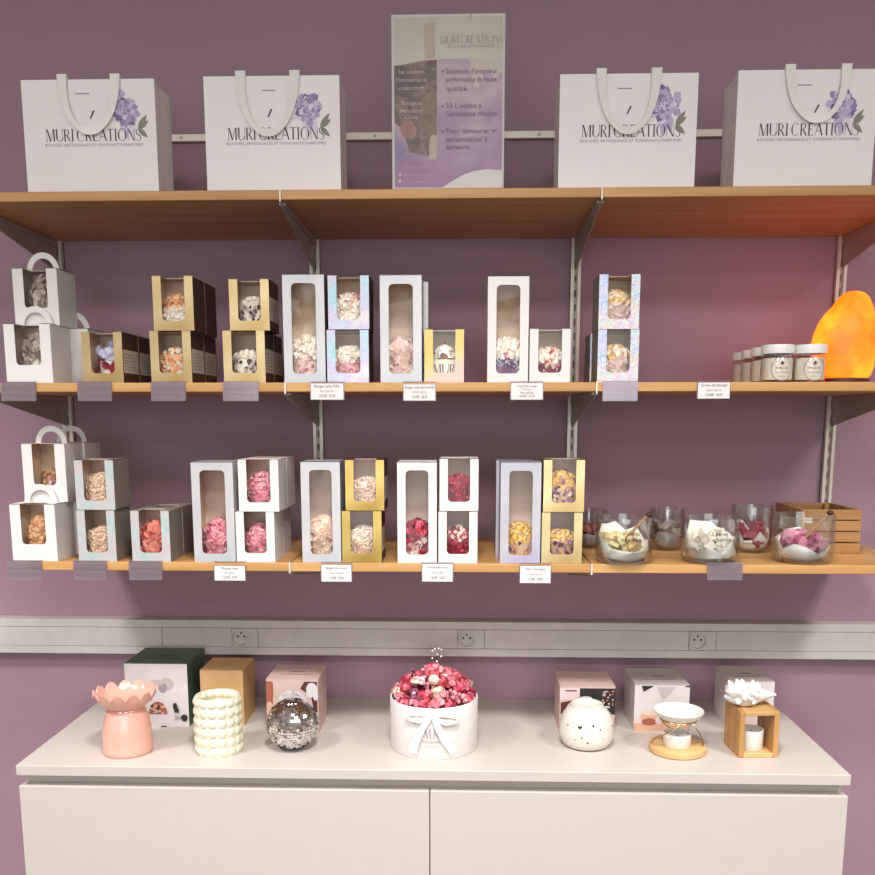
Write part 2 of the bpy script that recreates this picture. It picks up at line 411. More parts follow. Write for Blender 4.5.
for x, where in zip(SOCK, ('above the dark green and kraft boxes', 'above the bucket of pink flowers', 'above the bamboo oil burners on the right')):
    r = thing('power_socket', (x, -.0396, TR0+h/2), 'round white power socket in the wall trunking '+where, 'power socket', 'sockets in the trunking')
    b = MB(); hh = h/2-.0202; nq = 16
    arc = lambda a0, a1: [(.0192*math.cos(math.radians(a0+(a1-a0)*i/nq)), .0192*math.sin(math.radians(a0+(a1-a0)*i/nq))) for i in range(nq+1)]
    F_ = lambda u, v, d: (u, d, v)
    b.prism([(0, -hh), (.0425, -hh), (.0425, hh), (0, hh)]+arc(90, -90), F_, .0055, 'plastic')
    b.prism([(0, hh), (-.0205, hh), (-.0205, -hh), (0, -hh)]+arc(270, 90), F_, .0055, 'plastic'); b.build('plate', r)
    b = MB(); b.lathe([(.0198, .0016), (.0188, .0018), (.0182, -.0046), (0, -.0048)], 'plastic', 40, T=Matrix.Rotation(PI/2, 4, 'X')); wl = b.build('round_well', r)
    for px_, pz_, rr in ((-.0075, .002, .0027), (.0085, .002, .0027), (.0005, .0105, .0024)):
        b = MB(); b.lathe([(rr, -.0044), (0, -.0043)], 'black', 12, c=(px_, pz_, 0), T=Matrix.Rotation(PI/2, 4, 'X')); b.build('pin_hole', wl)

# hanging rail, uprights
zr = at(437, 131.5, -.012).z; zr0 = at(437, 139, -.012).z
root = thing('hanging_rail', (0, 0, zr0), 'slim white horizontal hanging rail screwed to the wall behind the paper bags', 'rail')
b = MB(); b.box(-.93, .9, -.012, -.0005, 0, zr-zr0, 'steel_edge'); b.build('rail_bar', root, bevel=.001)
for px in (181, 375, 539):
    x = at(px, 135, -.012).x
    b = MB(); b.lathe([(.0036, .0), (.0032, .0014), (0, .0016)], 'steel', 12, T=Matrix.Translation((x, -.012, (zr-zr0)/2)) @ Matrix.Rotation(PI/2, 4, 'X')); b.build('screw', root)
where = ['at the far left, behind the white handled boxes', 'behind the tall pearl boxes left of centre', 'right of the small white box, right of centre', 'at the right, behind the glowing salt lamp']
for i, x in enumerate(UX):
    zb = Z3-.05
    root = thing('wall_upright', (x, 0, zb), 'white slotted steel shelf upright '+where[i], 'shelf upright', 'slotted shelf uprights')
    H = zr0-zb
    b = MB(); b.box(-.0115, .0115, -.004, -.0005, 0, H, 'slot'); b.box(-.0115, -.0042, -.016, -.0005, 0, H, 'steel_edge'); b.box(.0042, .0115, -.016, -.0005, 0, H, 'steel_edge')
    b.box(-.0042, .0042, -.009, -.003, 0, H, 'steel')
    z = .02
    while z < H-.03:
        b.box(-.002, .002, -.0094, -.009, z, z+.016, 'slot'); z += .032
    b.build('channel', root)

# shelf boards and brackets
row_names = ['upper shelf', 'middle shelf', 'lower shelf']
pos_names = ['left board', 'centre board', 'right board']
for j, (z, xl, xr) in enumerate(((Z1, UX[0]-.005, UX[3]+.005), (Z2, UX[0]-.005, UX[3]+.005), (Z3, -.885, .905))):
    edges = [xl, UX[1], UX[2], xr]
    for k in range(3):
        a, c = edges[k]+.0016, edges[k+1]-.0016
        spots = [['under the two left paper bags', 'under the upright poster', 'under the two right paper bags'],
                 ['under the gold gift boxes', 'under the tall pearl and white boxes', 'under the salt lamp and cream jars'],
                 ['under the mint and pink candle boxes', 'under the red and yellow candle boxes', 'under the glass jars of wax melts']][j][k]
        b = MB(); b.box(a-(a+c)/2, c-(a+c)/2, -S, -.018, 0, TH, 'oak')
        o = b.build('shelf_board', None, ((a+c)/2, 0, z), bevel=.0015)
        tag(o, 'oak shelf board, %s, %s' % (row_names[j], spots), 'shelf', 'oak shelf boards')
    for i, x in enumerate(UX):
        if j == 2 and i in (0, 3): continue
        if not (xl < x < xr): continue
        wh = ['at the far left', 'left of centre', 'right of centre', 'at the far right'][i]
        root = thing('shelf_bracket', (x, 0, z), 'grey steel bracket under the %s %s' % (row_names[j], wh), 'bracket', 'shelf brackets')
        b = MB()
        prof = [(-.014, .001), (-.014, -.066), (-.02, -.07), (-.034, -.066), (-S+.03, -.012), (-S-.0005, -.004), (-S-.0005, TH+.0005), (-S+.014, TH+.0005), (-S+.014, .001)]
        b.prism(prof, lambda u, v, d: (-.0012+d, u, v), .0024, 'steel')
        b.box(-.0016, .0016, -S-.0008, -S+.002, -.003, TH+.0008, 'steel_edge')
        b.build('bracket_plate', root)
        b = MB(); b.prism([(-.02, -.001), (-S+.02, -.001), (-S+.02, -.006), (-.02, -.016)], lambda u, v, d: (-.006+d, u, v), .012, 'steel'); b.build('support_flange', root)

# cabinet
root = thing('cabinet', ((CL+CR)/2, 0, 0), 'long white laminate cabinet with two flat doors standing against the wall', 'cabinet')
hw = (CR-CL)/2
b = MB(); b.box(-hw, hw, -CAB_D, -.001, CAB_T-.0216, CAB_T, 'laminate'); b.build('top_panel', root, bevel=.0012)
ib = hw-.006
b = MB(); b.box(-ib, ib, -CAB_D+.03, -.001, .06, CAB_T-.0216, 'laminate_in'); b.build('carcass', root)
b = MB(); b.box(-ib+.03, ib-.03, -CAB_D+.07, -.02, 0, .06, 'laminate_in'); b.build('plinth', root)
gx = at(429.7, 830, -CAB_D).x-root.location.x
dz = at(437, 791, -CAB_D+.008).z
for a, c in ((-hw+.0005, gx-.0012), (gx+.0012, hw-.0005)):
    b = MB(); b.box(a, c, -CAB_D+.006, -CAB_D+.0285, .065, dz, 'laminate'); b.build('door', root, bevel=.001)

# ------------------------------------------------------------------ paper bags
def paper_bag(x0, x1, yt, yb, hx, label, droop=57, slot=(0, 92), slant=True, dark=1):
    Yf = FRONT+.004; zb = Z1+TH
    p0, p1 = at(x0, yb, Yf), at(x1, yb, Yf); w = p1.x-p0.x; h = (at((x0+x1)/2, yt, Yf).z-at((x0+x1)/2, yb, Yf).z)*1.016; d = .092
    root = thing('paper_bag', ((p0.x+p1.x)/2, Yf, zb), label, 'gift bag', 'white paper gift bags on the upper shelf')
    b = MB(); t = .0008
    b.box(-w/2, w/2, 0, t, 0, h, 'bagpaper'); b.box(-w/2, w/2, d-t, d, 0, h, 'bagpaper')
    for s_ in (-1, 1):                       # creased gussets
        xo = s_*w/2; xi = s_*(w/2-.004)
        for ya, yb2, xa, xb in ((0, d/2, xo, xi), (d/2, d, xi, xo)):
            q = [(xo, ya, 0), (xo, yb2, 0), (xb, yb2, h-.001), (xa, ya, h-.001)]
            b.add(q, [(0, 1, 2, 3)], 'bagpaper'); b.add([(x-s_*t, y, z) for x, y, z in q], [(3, 2, 1, 0)], 'bagpaper')
    b.box(-w/2, w/2, 0, d, 0, .001, 'bagpaper')
    sc_ = w/133.0                             # metres per photo pixel on the bag front
    def mp(u, v, lift=.0002): return (u, -lift, v)
    def P(px, py): return ((px-(x0+x1)/2)*sc_, (yb-py)*h/(yb-yt))
    cx = P((x0+x1)/2+3.5, 0)[0]
    put_serif(b, 'MURI CREATIONS', .0215, .182, lambda u, v: (cx+u, -.0004, P(0, yb-51)[1]+v), 'ink')
    put_text(b, 'BOUGIES ARTISANALES ET FONDANTS PARFUMES', .0072, lambda u, v: (cx+u, -.0004, P(0, yb-46)[1]+v), 'inkgrey', fit=.186)
    fx, fz = P(x0+103, 0)[0], P(0, yb-82)[1]; rr = random.Random(int(x0))
    lv = 0
    for a, ln in ((-1.75, .045), (-1.35, .04), (-2.1, .035), (3.4, .036)):
        lv += 1; put_poly(b, petal2d(fx+.004, fz-.01, a, ln, .016), lambda u, v: (u, -.0002-lv*.00001, v), rr.choice(['peony0', 'peony1', 'peony5']))
    for k in range(84):                       # printed peony
        ring = 1-k/84.; a = rr.uniform(0, 2*PI); r = .026*ring*rr.uniform(.3, .95)
        ln = .0125*(.5+.75*ring); lv += 1
        c = ['peony0', 'peony1', 'peony2', 'peony1', 'peony5', 'peony3'][rr.randrange(6)] if k > 26 else ['peony3', 'peony1', 'peony2', 'peony4'][rr.randrange(4)]
        put_poly(b, petal2d(fx+r*math.cos(a)*.85, fz+r*math.sin(a)*.95, a+rr.uniform(-.6, .6), ln, ln*.95), lambda u, v: (u, -.0002-lv*.00001, v), c)
    for a, ln in ((.95, .03), (.6, .024), (-.75, .024)):
        lv += 1; put_poly(b, petal2d(fx+.021, fz-.034, a, ln, .009), lambda u, v: (u, -.0002-lv*.00001, v), 'leafprint')
    for k in range(9):
        lv += 1; put_poly(b, petal2d(fx-.006+rr.uniform(-.007, .007), fz+.008+rr.uniform(-.007, .007), rr.uniform(0, 6), .004, .0016), lambda u, v: (u, -.0002-lv*.00001, v), 'peony4')
    sx, sz = P(x0+slot[0], slot[1]); b.box(sx-.013, sx+.013, -.0006, 0, sz-.0008, sz+.0008, 'inkgrey')
    a0 = P(x0+hx+16, yb-76+3); b.prism([(a0[0], a0[1]), (a0[0]+.003, a0[1]+.001), (a0[0]+.01, a0[1]+.014), (a0[0]+.007, a0[1]+.015)], lambda u, v, d_: (u, -.0006+d_, v), .0005, 'ink')
    b.build('bag_body', root)
    # satin ribbon handle hanging down the front
    xa, xb = P(x0+hx-9, 0)[0], P(x0+hx+44, 0)[0]; zbot = P(0, yt+droop)[1]
    pts = []; wd = []; n = 26
    pts += [(xa, .004, h-.012), (xa, .002, h+.007)]; wd += [(.018, 0, 0), (.018, 0, 0)]
    for i in range(n+1):
        t = i/n; ang = PI*t
        x = (xa+xb)/2-(xb-xa)/2*math.copysign(abs(math.cos(ang))**.95, math.cos(ang))
        z = h+.008-(h+.008-zbot)*math.sin(ang)**.8
        side = Vector((x, 0, z)); dx = (xb-xa)/2*math.sin(ang); dzz = -(h-zbot)*math.cos(ang)
        nrm = Vector((dzz, 0, -dx)); nrm = nrm.normalized() if nrm.length > 1e-6 else Vector((-1, 0, 0))
        wv = (nrm if nrm.x > 0 else -nrm)*(.019-.011*math.sin(ang)**.7+.006*max(0, math.sin(ang)-.9)*10)
        if i and Vector(wd[-1]).dot(wv) < 0: wv = -wv
        pts.append((x, -.004-.006*math.sin(ang), z)); wd.append(tuple(wv))
    pts += [(xb, .002, h+.007), (xb, .004, h-.012)]; e = Vector((.018, 0, 0)); e = e if e.dot(Vector(wd[-1])) > 0 else -e; wd += [tuple(e), tuple(e)]
    b = MB(); b.strip(pts, wd, 'ribbon', .0007); b.build('ribbon_handle', root)
    # second ribbon, inside on the back panel
    b = MB(); b.strip([(xa, d-.003, h-.03), (xa+.002, d-.004, h-.004), ((xa+xb)/2, d-.01, h-.05), (xb-.002, d-.004, h-.004), (xb, d-.003, h-.03)], [(.016, 0, 0)]*5, 'ribbon', .0007); b.build('back_ribbon', root)
    return root
paper_bag(28, 159, 78, 189.5, 50, 'white paper gift bag with printed peony, furthest left on the upper shelf', droop=52, slot=(60, 92))
paper_bag(207.5, 341, 76, 189.5, 46, 'white paper gift bag with printed peony, just left of the poster', slot=(64, 90))
paper_bag(558, 694, 74.5, 187.5, 50, 'white paper gift bag with printed peony, just right of the poster', slot=(64, 89))
paper_bag(733, 871, 71, 186.5, 60, 'white paper gift bag with printed peony, furthest right, ribbon hanging unevenly', droop=50, slot=(66, 86))

# ------------------------------------------------------------------ poster in an acrylic stand
def watercolour(name, stops, sc_=7, vertical=.6):
    m, nt, bb = newmat(name); bb.inputs['Roughness'].default_value = .35
    tc = N(nt, 'ShaderNodeTexCoord'); nz = N(nt, 'ShaderNodeTexNoise'); nz.inputs['Scale'].default_value = sc_; nz.inputs['Detail'].default_value = 3
    nt.links.new(tc.outputs['Object'], nz.inputs['Vector'])
    sp = N(nt, 'ShaderNodeSeparateXYZ'); nt.links.new(tc.outputs['Object'], sp.inputs[0])
    ma = N(nt, 'ShaderNodeMath', operation='MULTIPLY_ADD'); ma.inputs[1].default_value = vertical/.3; nt.links.new(sp.outputs['Z'], ma.inputs[0]); nt.links.new(nz.outputs['Fac'], ma.inputs[2])
    nt.links.new(ramp(nt, ma.outputs[0], stops), bb.inputs['Base Color']); return m
M['ps_lilac'] = watercolour('poster_lilac', [(.5, (160, 112, 158)), (.7, (180, 142, 176)), (.85, (206, 176, 190)), (.98, (196, 166, 186)), (1, (212, 200, 190))], 12)
M['ps_sky'] = watercolour('poster_pale', [(.4, (236, 224, 220)), (.8, (226, 218, 206)), (1, (212, 204, 190))], 4, .5)
M['ps_photo'] = watercolour('poster_photo', [(.42, (66, 42, 34)), (.52, (104, 74, 58)), (.6, (150, 116, 94)), (.66, (84, 60, 48)), (.8, (164, 134, 112))], 38, .1)
M['ps_photo2'] = watercolour('poster_photo_dark', [(.4, (52, 34, 30)), (.55, (84, 60, 50)), (.7, (128, 100, 80))], 30, .1)
Yp = FRONT+.002; q0, q1 = at(392, 189, Yp), at(504, 189, Yp); w = q1.x-q0.x; h = at(447, 12, Yp).z-at(447, 188.5, Yp).z
root = thing('poster_stand', ((q0.x+q1.x)/2, Yp, Z1+TH), 'upright lilac and brown poster in a clear stand between the middle paper bags', 'poster')
b = MB(); b.box(-w/2, w/2, 0, .0012, .0015, h, 'acrylic'); b.box(-w/2, w/2, .0042, .0054, .0015, h, 'acrylic'); b.box(-w/2, w/2, -.001, .07, 0, .0015, 'acrylic')
b.build('acrylic_holder', root)
b = MB(); b.box(-w/2+.001, w/2-.001, .002, .0032, .002, h-.001, 'paper')
def PP(px, py): return ((px-447.5)*w/115., (188.5-py)*h/175.)
lvl = [0]
def pmp(u, v): return (u, .002-.00008*lvl[0], v)
def area(pts, k): lvl[0] += 1; put_poly(b, [PP(*p) for p in pts], pmp, k)
area([(393, 17), (393, 186), (436, 186), (436, 16.5)][::1], 'ps_lilac')
area([(436, 16.5), (436, 186), (502.5, 186), (502.5, 16.5)], 'ps_lilac')
area([(393, 17), (393, 64), (405, 62), (420, 59), (436, 58), (450, 57.5), (470, 57), (485, 58), (502.5, 58), (502.5, 16.5)], 'ps_sky')
area([(393, 64), (393, 120), (402, 128), (408, 150), (436, 156), (436, 58.3), (420, 59.6), (405, 62.6)], 'ps_photo')
area([(393, 64), (393, 92), (404, 96), (420, 84), (436, 76), (436, 70), (425, 66), (405, 64)], 'ps_photo2')
area([(409, 96), (408, 114), (416, 120), (430, 116), (430, 98), (420, 94)], 'ps_photo2')
area([(419, 100), (420, 122), (427, 134), (427, 150), (436, 154), (436, 92), (426, 92)], 'tanprint')
area([(398, 124), (401, 134), (412, 138), (416, 128), (411, 119), (403, 119)], 'dustprint')
area([(429, 136), (428, 157), (436, 158), (436, 134), (432, 132)], 'labelw')
area([(423, 24), (424, 57), (434, 57), (434, 22), (427, 22)], 'labelw')
area([(394, 140), (394, 160), (404, 158), (403, 144)], 'peony3')
area([(441, 187), (450, 181), (462, 174), (473, 170), (488, 168), (502.5, 169), (502.5, 187)], 'paper')
lvl[0] += 1
put_serif(b, 'MURI CREATIONS', 8*h/175, .115, lambda u, v: (PP(471, 0)[0]+u, .002-.00008*lvl[0], PP(0, 43)[1]+v), 'inkmid')
put_text(b, 'BOUGIES ARTISANALES', .006, lambda u, v: (PP(471, 0)[0]+u, .002-.00008*lvl[0], PP(0, 46.8)[1]+v), 'inkmid', fit=.085)
for y, st, fit in ((72.5, "Senteurs d'interieur", 52), (80.5, 'performance de haute', 51), (89.5, 'qualité', 21), (106.5, "50 L'année à", 36), (114.5, "l'ambiance choisie", 52), (131.5, 'Pour demeurer et', 52), (140, 'personnaliser à', 42), (147.5, 'épreuve', 24)):
    put_text(b, st, 7.6*h/175, lambda u, v: (PP(445, 0)[0]+u, .002-.00008*lvl[0], PP(0, y)[1]+v), 'inkplum', 'LEFT', fit=fit*w/115)
for y in (70, 104.5, 129.5):
    put_poly(b, [PP(441.2, y-1), PP(441.2, y+1), PP(443, y+1), PP(443, y-1)], pmp, 'inkplum')
for y, st, fit in ((72, 'Les créations', 26), (80, 'Découvrez la', 31), (88, 'collection', 25), (103, 'Bougies', 21), (110.5, 'moulées', 23), (117, 'Cires', 13)):
    put_text(b, st, 6*h/175, lambda u, v: (PP(410.5, 0)[0]+u, .002-.00008*lvl[0], PP(0, y)[1]+v), 'inkpink', fit=fit*w/115)
for y, fit in ((167, 27), (174.5, 30), (181, 22)):
    put_text(b, 'www murcreations' if y < 170 else 'muri creations bougies' if y < 178 else 'muri creations', 3.4*h/175, lambda u, v: (PP(401, 0)[0]+u, .002-.00008*lvl[0], PP(0, y)[1]+v), 'inkpink', 'LEFT', fit=fit*w/115)
    if y > 170: put_poly(b, [PP(397, y-3.5), PP(397, y+.3), PP(399.5, y+.3), PP(399.5, y-3.5)], pmp, 'inkpink')
b.prism([PP(469, 20), PP(469.6, 20), PP(470.6, 15), PP(470, 15)][::1], lambda u, v, d: (u, -.0004+d, v), .0003, 'inkgrey')
b.build('poster_print', root)

# ------------------------------------------------------------------ price tags
def price_tag(x0, x1, y0, y1, shelf, label, lines=None, tilt=0):
    zt = (Z2 if shelf == 2 else Z3)+TH; Y = -S-.004
    a, c = at(x0, y0, Y), at(x1, y0, Y); w = c.x-a.x; zt2 = at((x0+x1)/2, y0, Y).z; zb = at((x0+x1)/2, y1, Y).z; hh = zt2-zb
    root = thing('shelf_price_tag', ((a.x+c.x)/2, Y, zb), label, 'price tag', 'printed price tags' if lines else 'empty price holders', tilt)
    b = MB(); b.box(-w/2, w/2, -.0008, 0, 0, hh, 'tag'); b.box(-w/2, w/2, .0022, .0034, .004, zt-zb+.0022, 'tag'); b.box(-w/2, w/2, .0022, .028, zt-zb+.001, zt-zb+.0022, 'tag')
    b.box(-w/2, w/2, -.0016, .0034, 0, .0014, 'tag')
    for k in (.33, .66): b.box(-w/2, w/2, -.0016, -.0008, hh*k, hh*k+.0009, 'tag')
    if lines:
        b = MB(); b.box(-w/2, w/2, .001, .0018, 0, hh, 'tag'); b.box(-w/2, w/2, .0022, .028, zt-zb+.001, zt-zb+.0022, 'tag'); b.box(-w/2, w/2, .001, .0034, 0, .0014, 'tag'); b.box(-w/2, w/2, .0018, .003, .0014, hh, 'tag')
    b.build('plastic_holder', root)
    if lines:
        b = MB(); b.box(-w/2+.0016, w/2-.0016, -.0002, .0008, .001, hh-.001, 'paper'); n = len(lines)
        for i, (st, f) in enumerate(lines):
            z = hh*(.74-.62*i/max(1, n-1)*.92)
            put_text(b, st, .0075 if n < 4 else .0062, lambda u, v: (u, -.0005, z+v), 'ink' if i != 1 else 'inkgrey', fit=w*f)
        b.build('printed_card', root)
e_ = 'empty frosted price holder clipped to the middle shelf under '
for x0, x1, t in ((0, 35, 'the white handled boxes'), (77, 111, 'the lilac shell box'), (150.5, 185, 'the peach flower boxes'), (222.5, 258, 'the dark-petalled gold boxes'), (603, 638, 'the glitter boxes')):
    price_tag(x0, x1, 382.5, 401, 2, e_+t)
e_ = 'empty frosted price holder clipped to the lower shelf under '
for x0, x1, t in ((7, 41, 'the white handled boxes'), (73, 106, 'the stacked mint boxes'), (128.5, 161.5, 'the single mint box'), (708, 743, 'the middle glass jar')):
    price_tag(x0, x1, 562.5, 580, 3, e_+t)
price_tag(310, 344, 383, 400, 2, 'white printed price card under the pearl silver and holographic boxes', [('Bougie cake XXL', .76), ('fleurs blanches', .42), ('18,00€  25,00', .46)])
price_tag(403, 436, 384, 401, 2, 'white printed price card under the gold and pink box', [('Bougie coupe gourmande', .88), ('vanille pêche', .42), ('15,00€  28,00', .46)])
price_tag(510.5, 543.5, 382.5, 400, 2, 'white printed price card under the tall white box with purple petals', [('Bougie fruits rouges', .58), ('lilas', .28), ('fleur séchée', .4), ('16,00€  26,00', .46)])
price_tag(697.5, 731, 382, 399, 2, 'white printed price card under the empty stretch beside the cream jars', [('Crème de massage', .78), ('bien-être', .44), ('12,00€  14,00', .5)])
price_tag(213.5, 245.5, 565.5, 581, 3, 'white printed price card under the pink candle boxes', [('Pivoine rose', .52), ('poudrée', .32), ('12,00€  18,00', .44)])
price_tag(320.5, 352, 564.5, 582, 3, 'white printed price card under the beige curl candle boxes', [('Bougie coco sucré', .66), ('cheesecake', .48), ('12,00€  18,00', .44)])
price_tag(421.5, 453.5, 563.5, 582, 3, 'white printed price card under the red flower candle boxes', [('Framboise rose', .62), ('Fleur d\'été', .36), ('14,00€  18,00', .44)])
price_tag(519.5, 551.5, 565.5, 583.5, 3, 'white printed price card under the yellow flower candle boxes', [('Fleur d\'oranger', .62), ('mimosa', .4), ('14,00€  18,00', .44)])

# ------------------------------------------------------------------ window boxes
def rr_pts(x0, x1, z0, z1, r, n=5):
    out = []
    for cx, cz, a0 in ((x1-r, z1-r, 0), (x0+r, z1-r, 90), (x0+r, z0+r, 180), (x1-r, z0+r, 270)):
        for i in range(n+1):
            a = math.radians(a0+90*i/n); out.append((cx+r*math.cos(a), cz+r*math.sin(a)))
    return out
def carton(b, w, d, h, win, ko, ki, kside=None, ktop=None, label=False):
    t = .0011; ks = kside or ko; kt = ktop or ks
    F = lambda u, v, dd: (u, -d/2+dd, v)
    if win is None:
        b.box(-w/2, w/2, -d/2, -d/2+t, 0, h, ko)
    elif win[0] == 'U':
        _, ms, mbm = win; r = .008; xi0, xi1 = -w/2+ms, w/2-ms
        pts = [(-w/2, 0), (w/2, 0), (w/2, h), (xi1, h)]
        for i in range(6):
            a = math.radians(0-90*i/5); pts.append((xi1-r+r*math.cos(a), mbm+r+r*math.sin(a)))
        for i in range(6):
            a = math.radians(270-90*i/5); pts.append((xi0+r+r*math.cos(a), mbm+r+r*math.sin(a)))
        pts.append((xi0, h)); pts.append((-w/2, h))
        b.prism(pts, F, t, ko, ki, ki)
    else:
        _, ms, mbm, mt = win; r = .009
        inner = rr_pts(-w/2+ms, w/2-ms, mbm, h-mt, r)
        q = len(inner)//4
        right = [p for p in inner if p[0] > 0]; left = [p for p in inner if p[0] < 0]
        rt = sorted(right[:q], key=lambda p: 0) and inner[0:q]; lt = inner[q:2*q]; lb = inner[2*q:3*q]; rb = inner[3*q:4*q]
        b.prism([(0, 0), (w/2, 0), (w/2, h), (0, h), (0, h-mt)]+rt[::-1]+rb[::-1]+[(0, mbm)], F, t, ko, ki, ki)
        b.prism([(0, 0), (0, mbm)]+lb[::-1]+lt[::-1]+[(0, h-mt), (0, h), (-w/2, h), (-w/2, 0)], F, t, ko, ki, ki)
    b.box(-w/2, -w/2+t, -d/2+t, d/2, 0, h, ks, faces={'right': ki}); b.box(w/2-t, w/2, -d/2+t, d/2, 0, h, ks, faces={'left': ki})
    b.box(-w/2+t, w/2-t, d/2-t, d/2, 0, h, ks, faces={'front': ki}); b.box(-w/2+t, w/2-t, -d/2+t, d/2-t, 0, t, ks, faces={'top': ki})
    if win and win[0] == 'U':
        ms = win[1]; dd = d*.42
        b.prism([(-w/2, -d/2), (-w/2+ms, -d/2), (-w/2+ms, -d/2+dd), (w/2-ms, -d/2+dd), (w/2-ms, -d/2), (w/2, -d/2), (w/2, d/2), (-w/2, d/2)], lambda u, v, q_: (u, v, h-q_), t, kt, ki, ki)
    else: b.box(-w/2, w/2, -d/2, d/2, h-t, h, kt, faces={'bottom': ki})
    if label:
        for sx in (-1, 1):
            xx = sx*(w/2+.0003)
            q = [(xx, -d/2+.004, h*.2), (xx, d/2-.004, h*.2), (xx, d/2-.004, h*.66), (xx, -d/2+.004, h*.66)]
            b.add(q if sx > 0 else q[::-1], [(0, 1, 2, 3)], 'labelw')
            for kz in range(6):
                zz = h*(.26+.06*kz); x3 = xx+sx*.0002
                q = [(x3, -d/2+.01, zz), (x3, d/2-.016-.006*(kz % 3), zz), (x3, d/2-.016-.006*(kz % 3), zz+.0016), (x3, -d/2+.01, zz+.0016)]
                b.add(q if sx > 0 else q[::-1], [(0, 1, 2, 3)], 'inkgrey')
def gift_box(x0, x1, yt, yb, Yf, zb, win, ko, ki, label, d=.084, kside=None, ktop=None, handle=False, slabel=False, cat='gift box', rz=0):
    p0, p1 = at(x0, yb, Yf), at(x1, yb, Yf); w = p1.x-p0.x-.0008
    h = at((x0+x1)/2, yt, Yf).z-at((x0+x1)/2, yb, Yf).z
    root = thing('gift_box', ((p0.x+p1.x)/2, Yf+d/2, zb+.0002), label, cat, 'candle gift boxes on the shelves', rz)
    b = MB(); carton(b, w, d, h, win, ko, ki, kside, ktop, slabel); b.build('carton', root)
    if win:
        b = MB()
        if win[0] == 'U':
            ms, mbm = win[1], win[2]; y = -d/2+.0016
            b.add([(-w/2+ms-.003, y, mbm-.003), (w/2-ms+.003, y, mbm-.003), (w/2-ms+.003, y, h-.0016), (-w/2+ms-.003, y, h-.0016), (w/2-ms+.003, -d/2+d*.45, h-.0016), (-w/2+ms-.003, -d/2+d*.45, h-.0016)], [(0, 1, 2, 3), (3, 2, 4, 5)], 'film')
        else:
            ms, mbm, mt = win[1:]; y = -d/2+.0016
            # film with a slight crinkle
            vs = []; fs = []; nx, nz = 5, 12; rr = random.Random(int(x0*7+yt))
            for j in range(nz+1):
                for i in range(nx+1):
                    vs.append((-w/2+ms-.003+(w-2*ms+.006)*i/nx, y+rr.uniform(0, .0022), mbm-.003+(h-mbm-mt+.006)*j/nz))
            for j in range(nz):
                for i in range(nx): a = j*(nx+1)+i; fs.append((a, a+1, a+nx+2, a+nx+1))
            b.add(vs, fs, 'film', True)
        b.build('window_film', root)
    if handle:
        b = MB(); ro, ri = w*.37, w*.25; pts = []
        for i in range(17): a = PI*i/16; pts.append((ro*math.cos(a), ro*1.1*math.sin(a)))
        for i in range(17): a = PI*(16-i)/16; pts.append((ri*math.cos(a), ri*1.1*math.sin(a)))
        b.prism(pts, lambda u, v, q_: (u, handle-d/2+q_, h+v), .0016, ko); b.build('handle', root)
    root['_h'] = h
    return root, w, d, h
def behind(box, n, label, dy=None, ko=None, dx=0):
    root, w, d, h = box
    return copy_thing(root, (root.location.x+dx, root.location.y+(d+.002 if dy is None else dy), root.location.z), label)

# ------------------------------------------------------------------ flower candles
def dome(b, c, r, z0, z1, zc, palette, n, size, rnd, style):
    # scatter over a drum from z0 to zc that closes as a dome up to z1
    for i in range(n):
        a = rnd.uniform(0, 2*PI); q = rnd.random()
        side = (zc-z0); tot = side+(z1-zc)+r*.6
        if q < side/max(tot, 1e-6): z = z0+(zc-z0)*rnd.random(); rad = r; nz = 0
        else:
            s_ = rnd.random()**.75; ph = PI/2*(1-s_); rad = r*math.cos(ph); z = zc+(z1-zc)*math.sin(ph); nz = math.sin(ph)*1.1
            if s_ < 0: continue
        nr = Vector((math.cos(a), math.sin(a), nz)).normalized(); p = Vector(c)+Vector((rad*math.cos(a), rad*math.sin(a), z)); k = rnd.choice(palette)
        if style == 'petals': b.petal(p-nr*size*.05, nr, size*rnd.uniform(.75, 1.25), k, rnd)
        elif style == 'curls':
            t1 = nr.cross(Vector((rnd.uniform(-1, 1), rnd.uniform(-1, 1), rnd.uniform(-1, 1)))).normalized(); t2 = nr.cross(t1)
            rr = size*rnd.uniform(.35, .65); a0 = rnd.uniform(0, 6); span = rnd.uniform(3, 5.2)
            b.tube([p+t1*rr*math.cos(a0+span*j/6)+t2*rr*math.sin(a0+span*j/6)+nr*rr*.25*math.sin(j) for j in range(7)], size*.13, k, 5)
        elif style == 'cream':
            tip = p+nr*size*rnd.uniform(.3, .8)+Vector((0, 0, size*.45)); pts = [p-nr*size*.25, p+nr*size*.1, (p+tip)/2, tip]
            b.tube(pts, [size*.5, size*.56, size*.32, size*.06], k, 7)
        elif style == 'balls': b.sphere(p, size*.4*rnd.uniform(.7, 1.2), k, 7, 5)
def clampv(b, w, d, h):          # keep petals clear of the carton and its film
    mx, my = w/2-.003, d/2-.0065
    b.v = [(max(-mx, min(mx, x)), max(-my, min(my, y)), max(.001, min(h-.006, z))) for x, y, z in b.v]
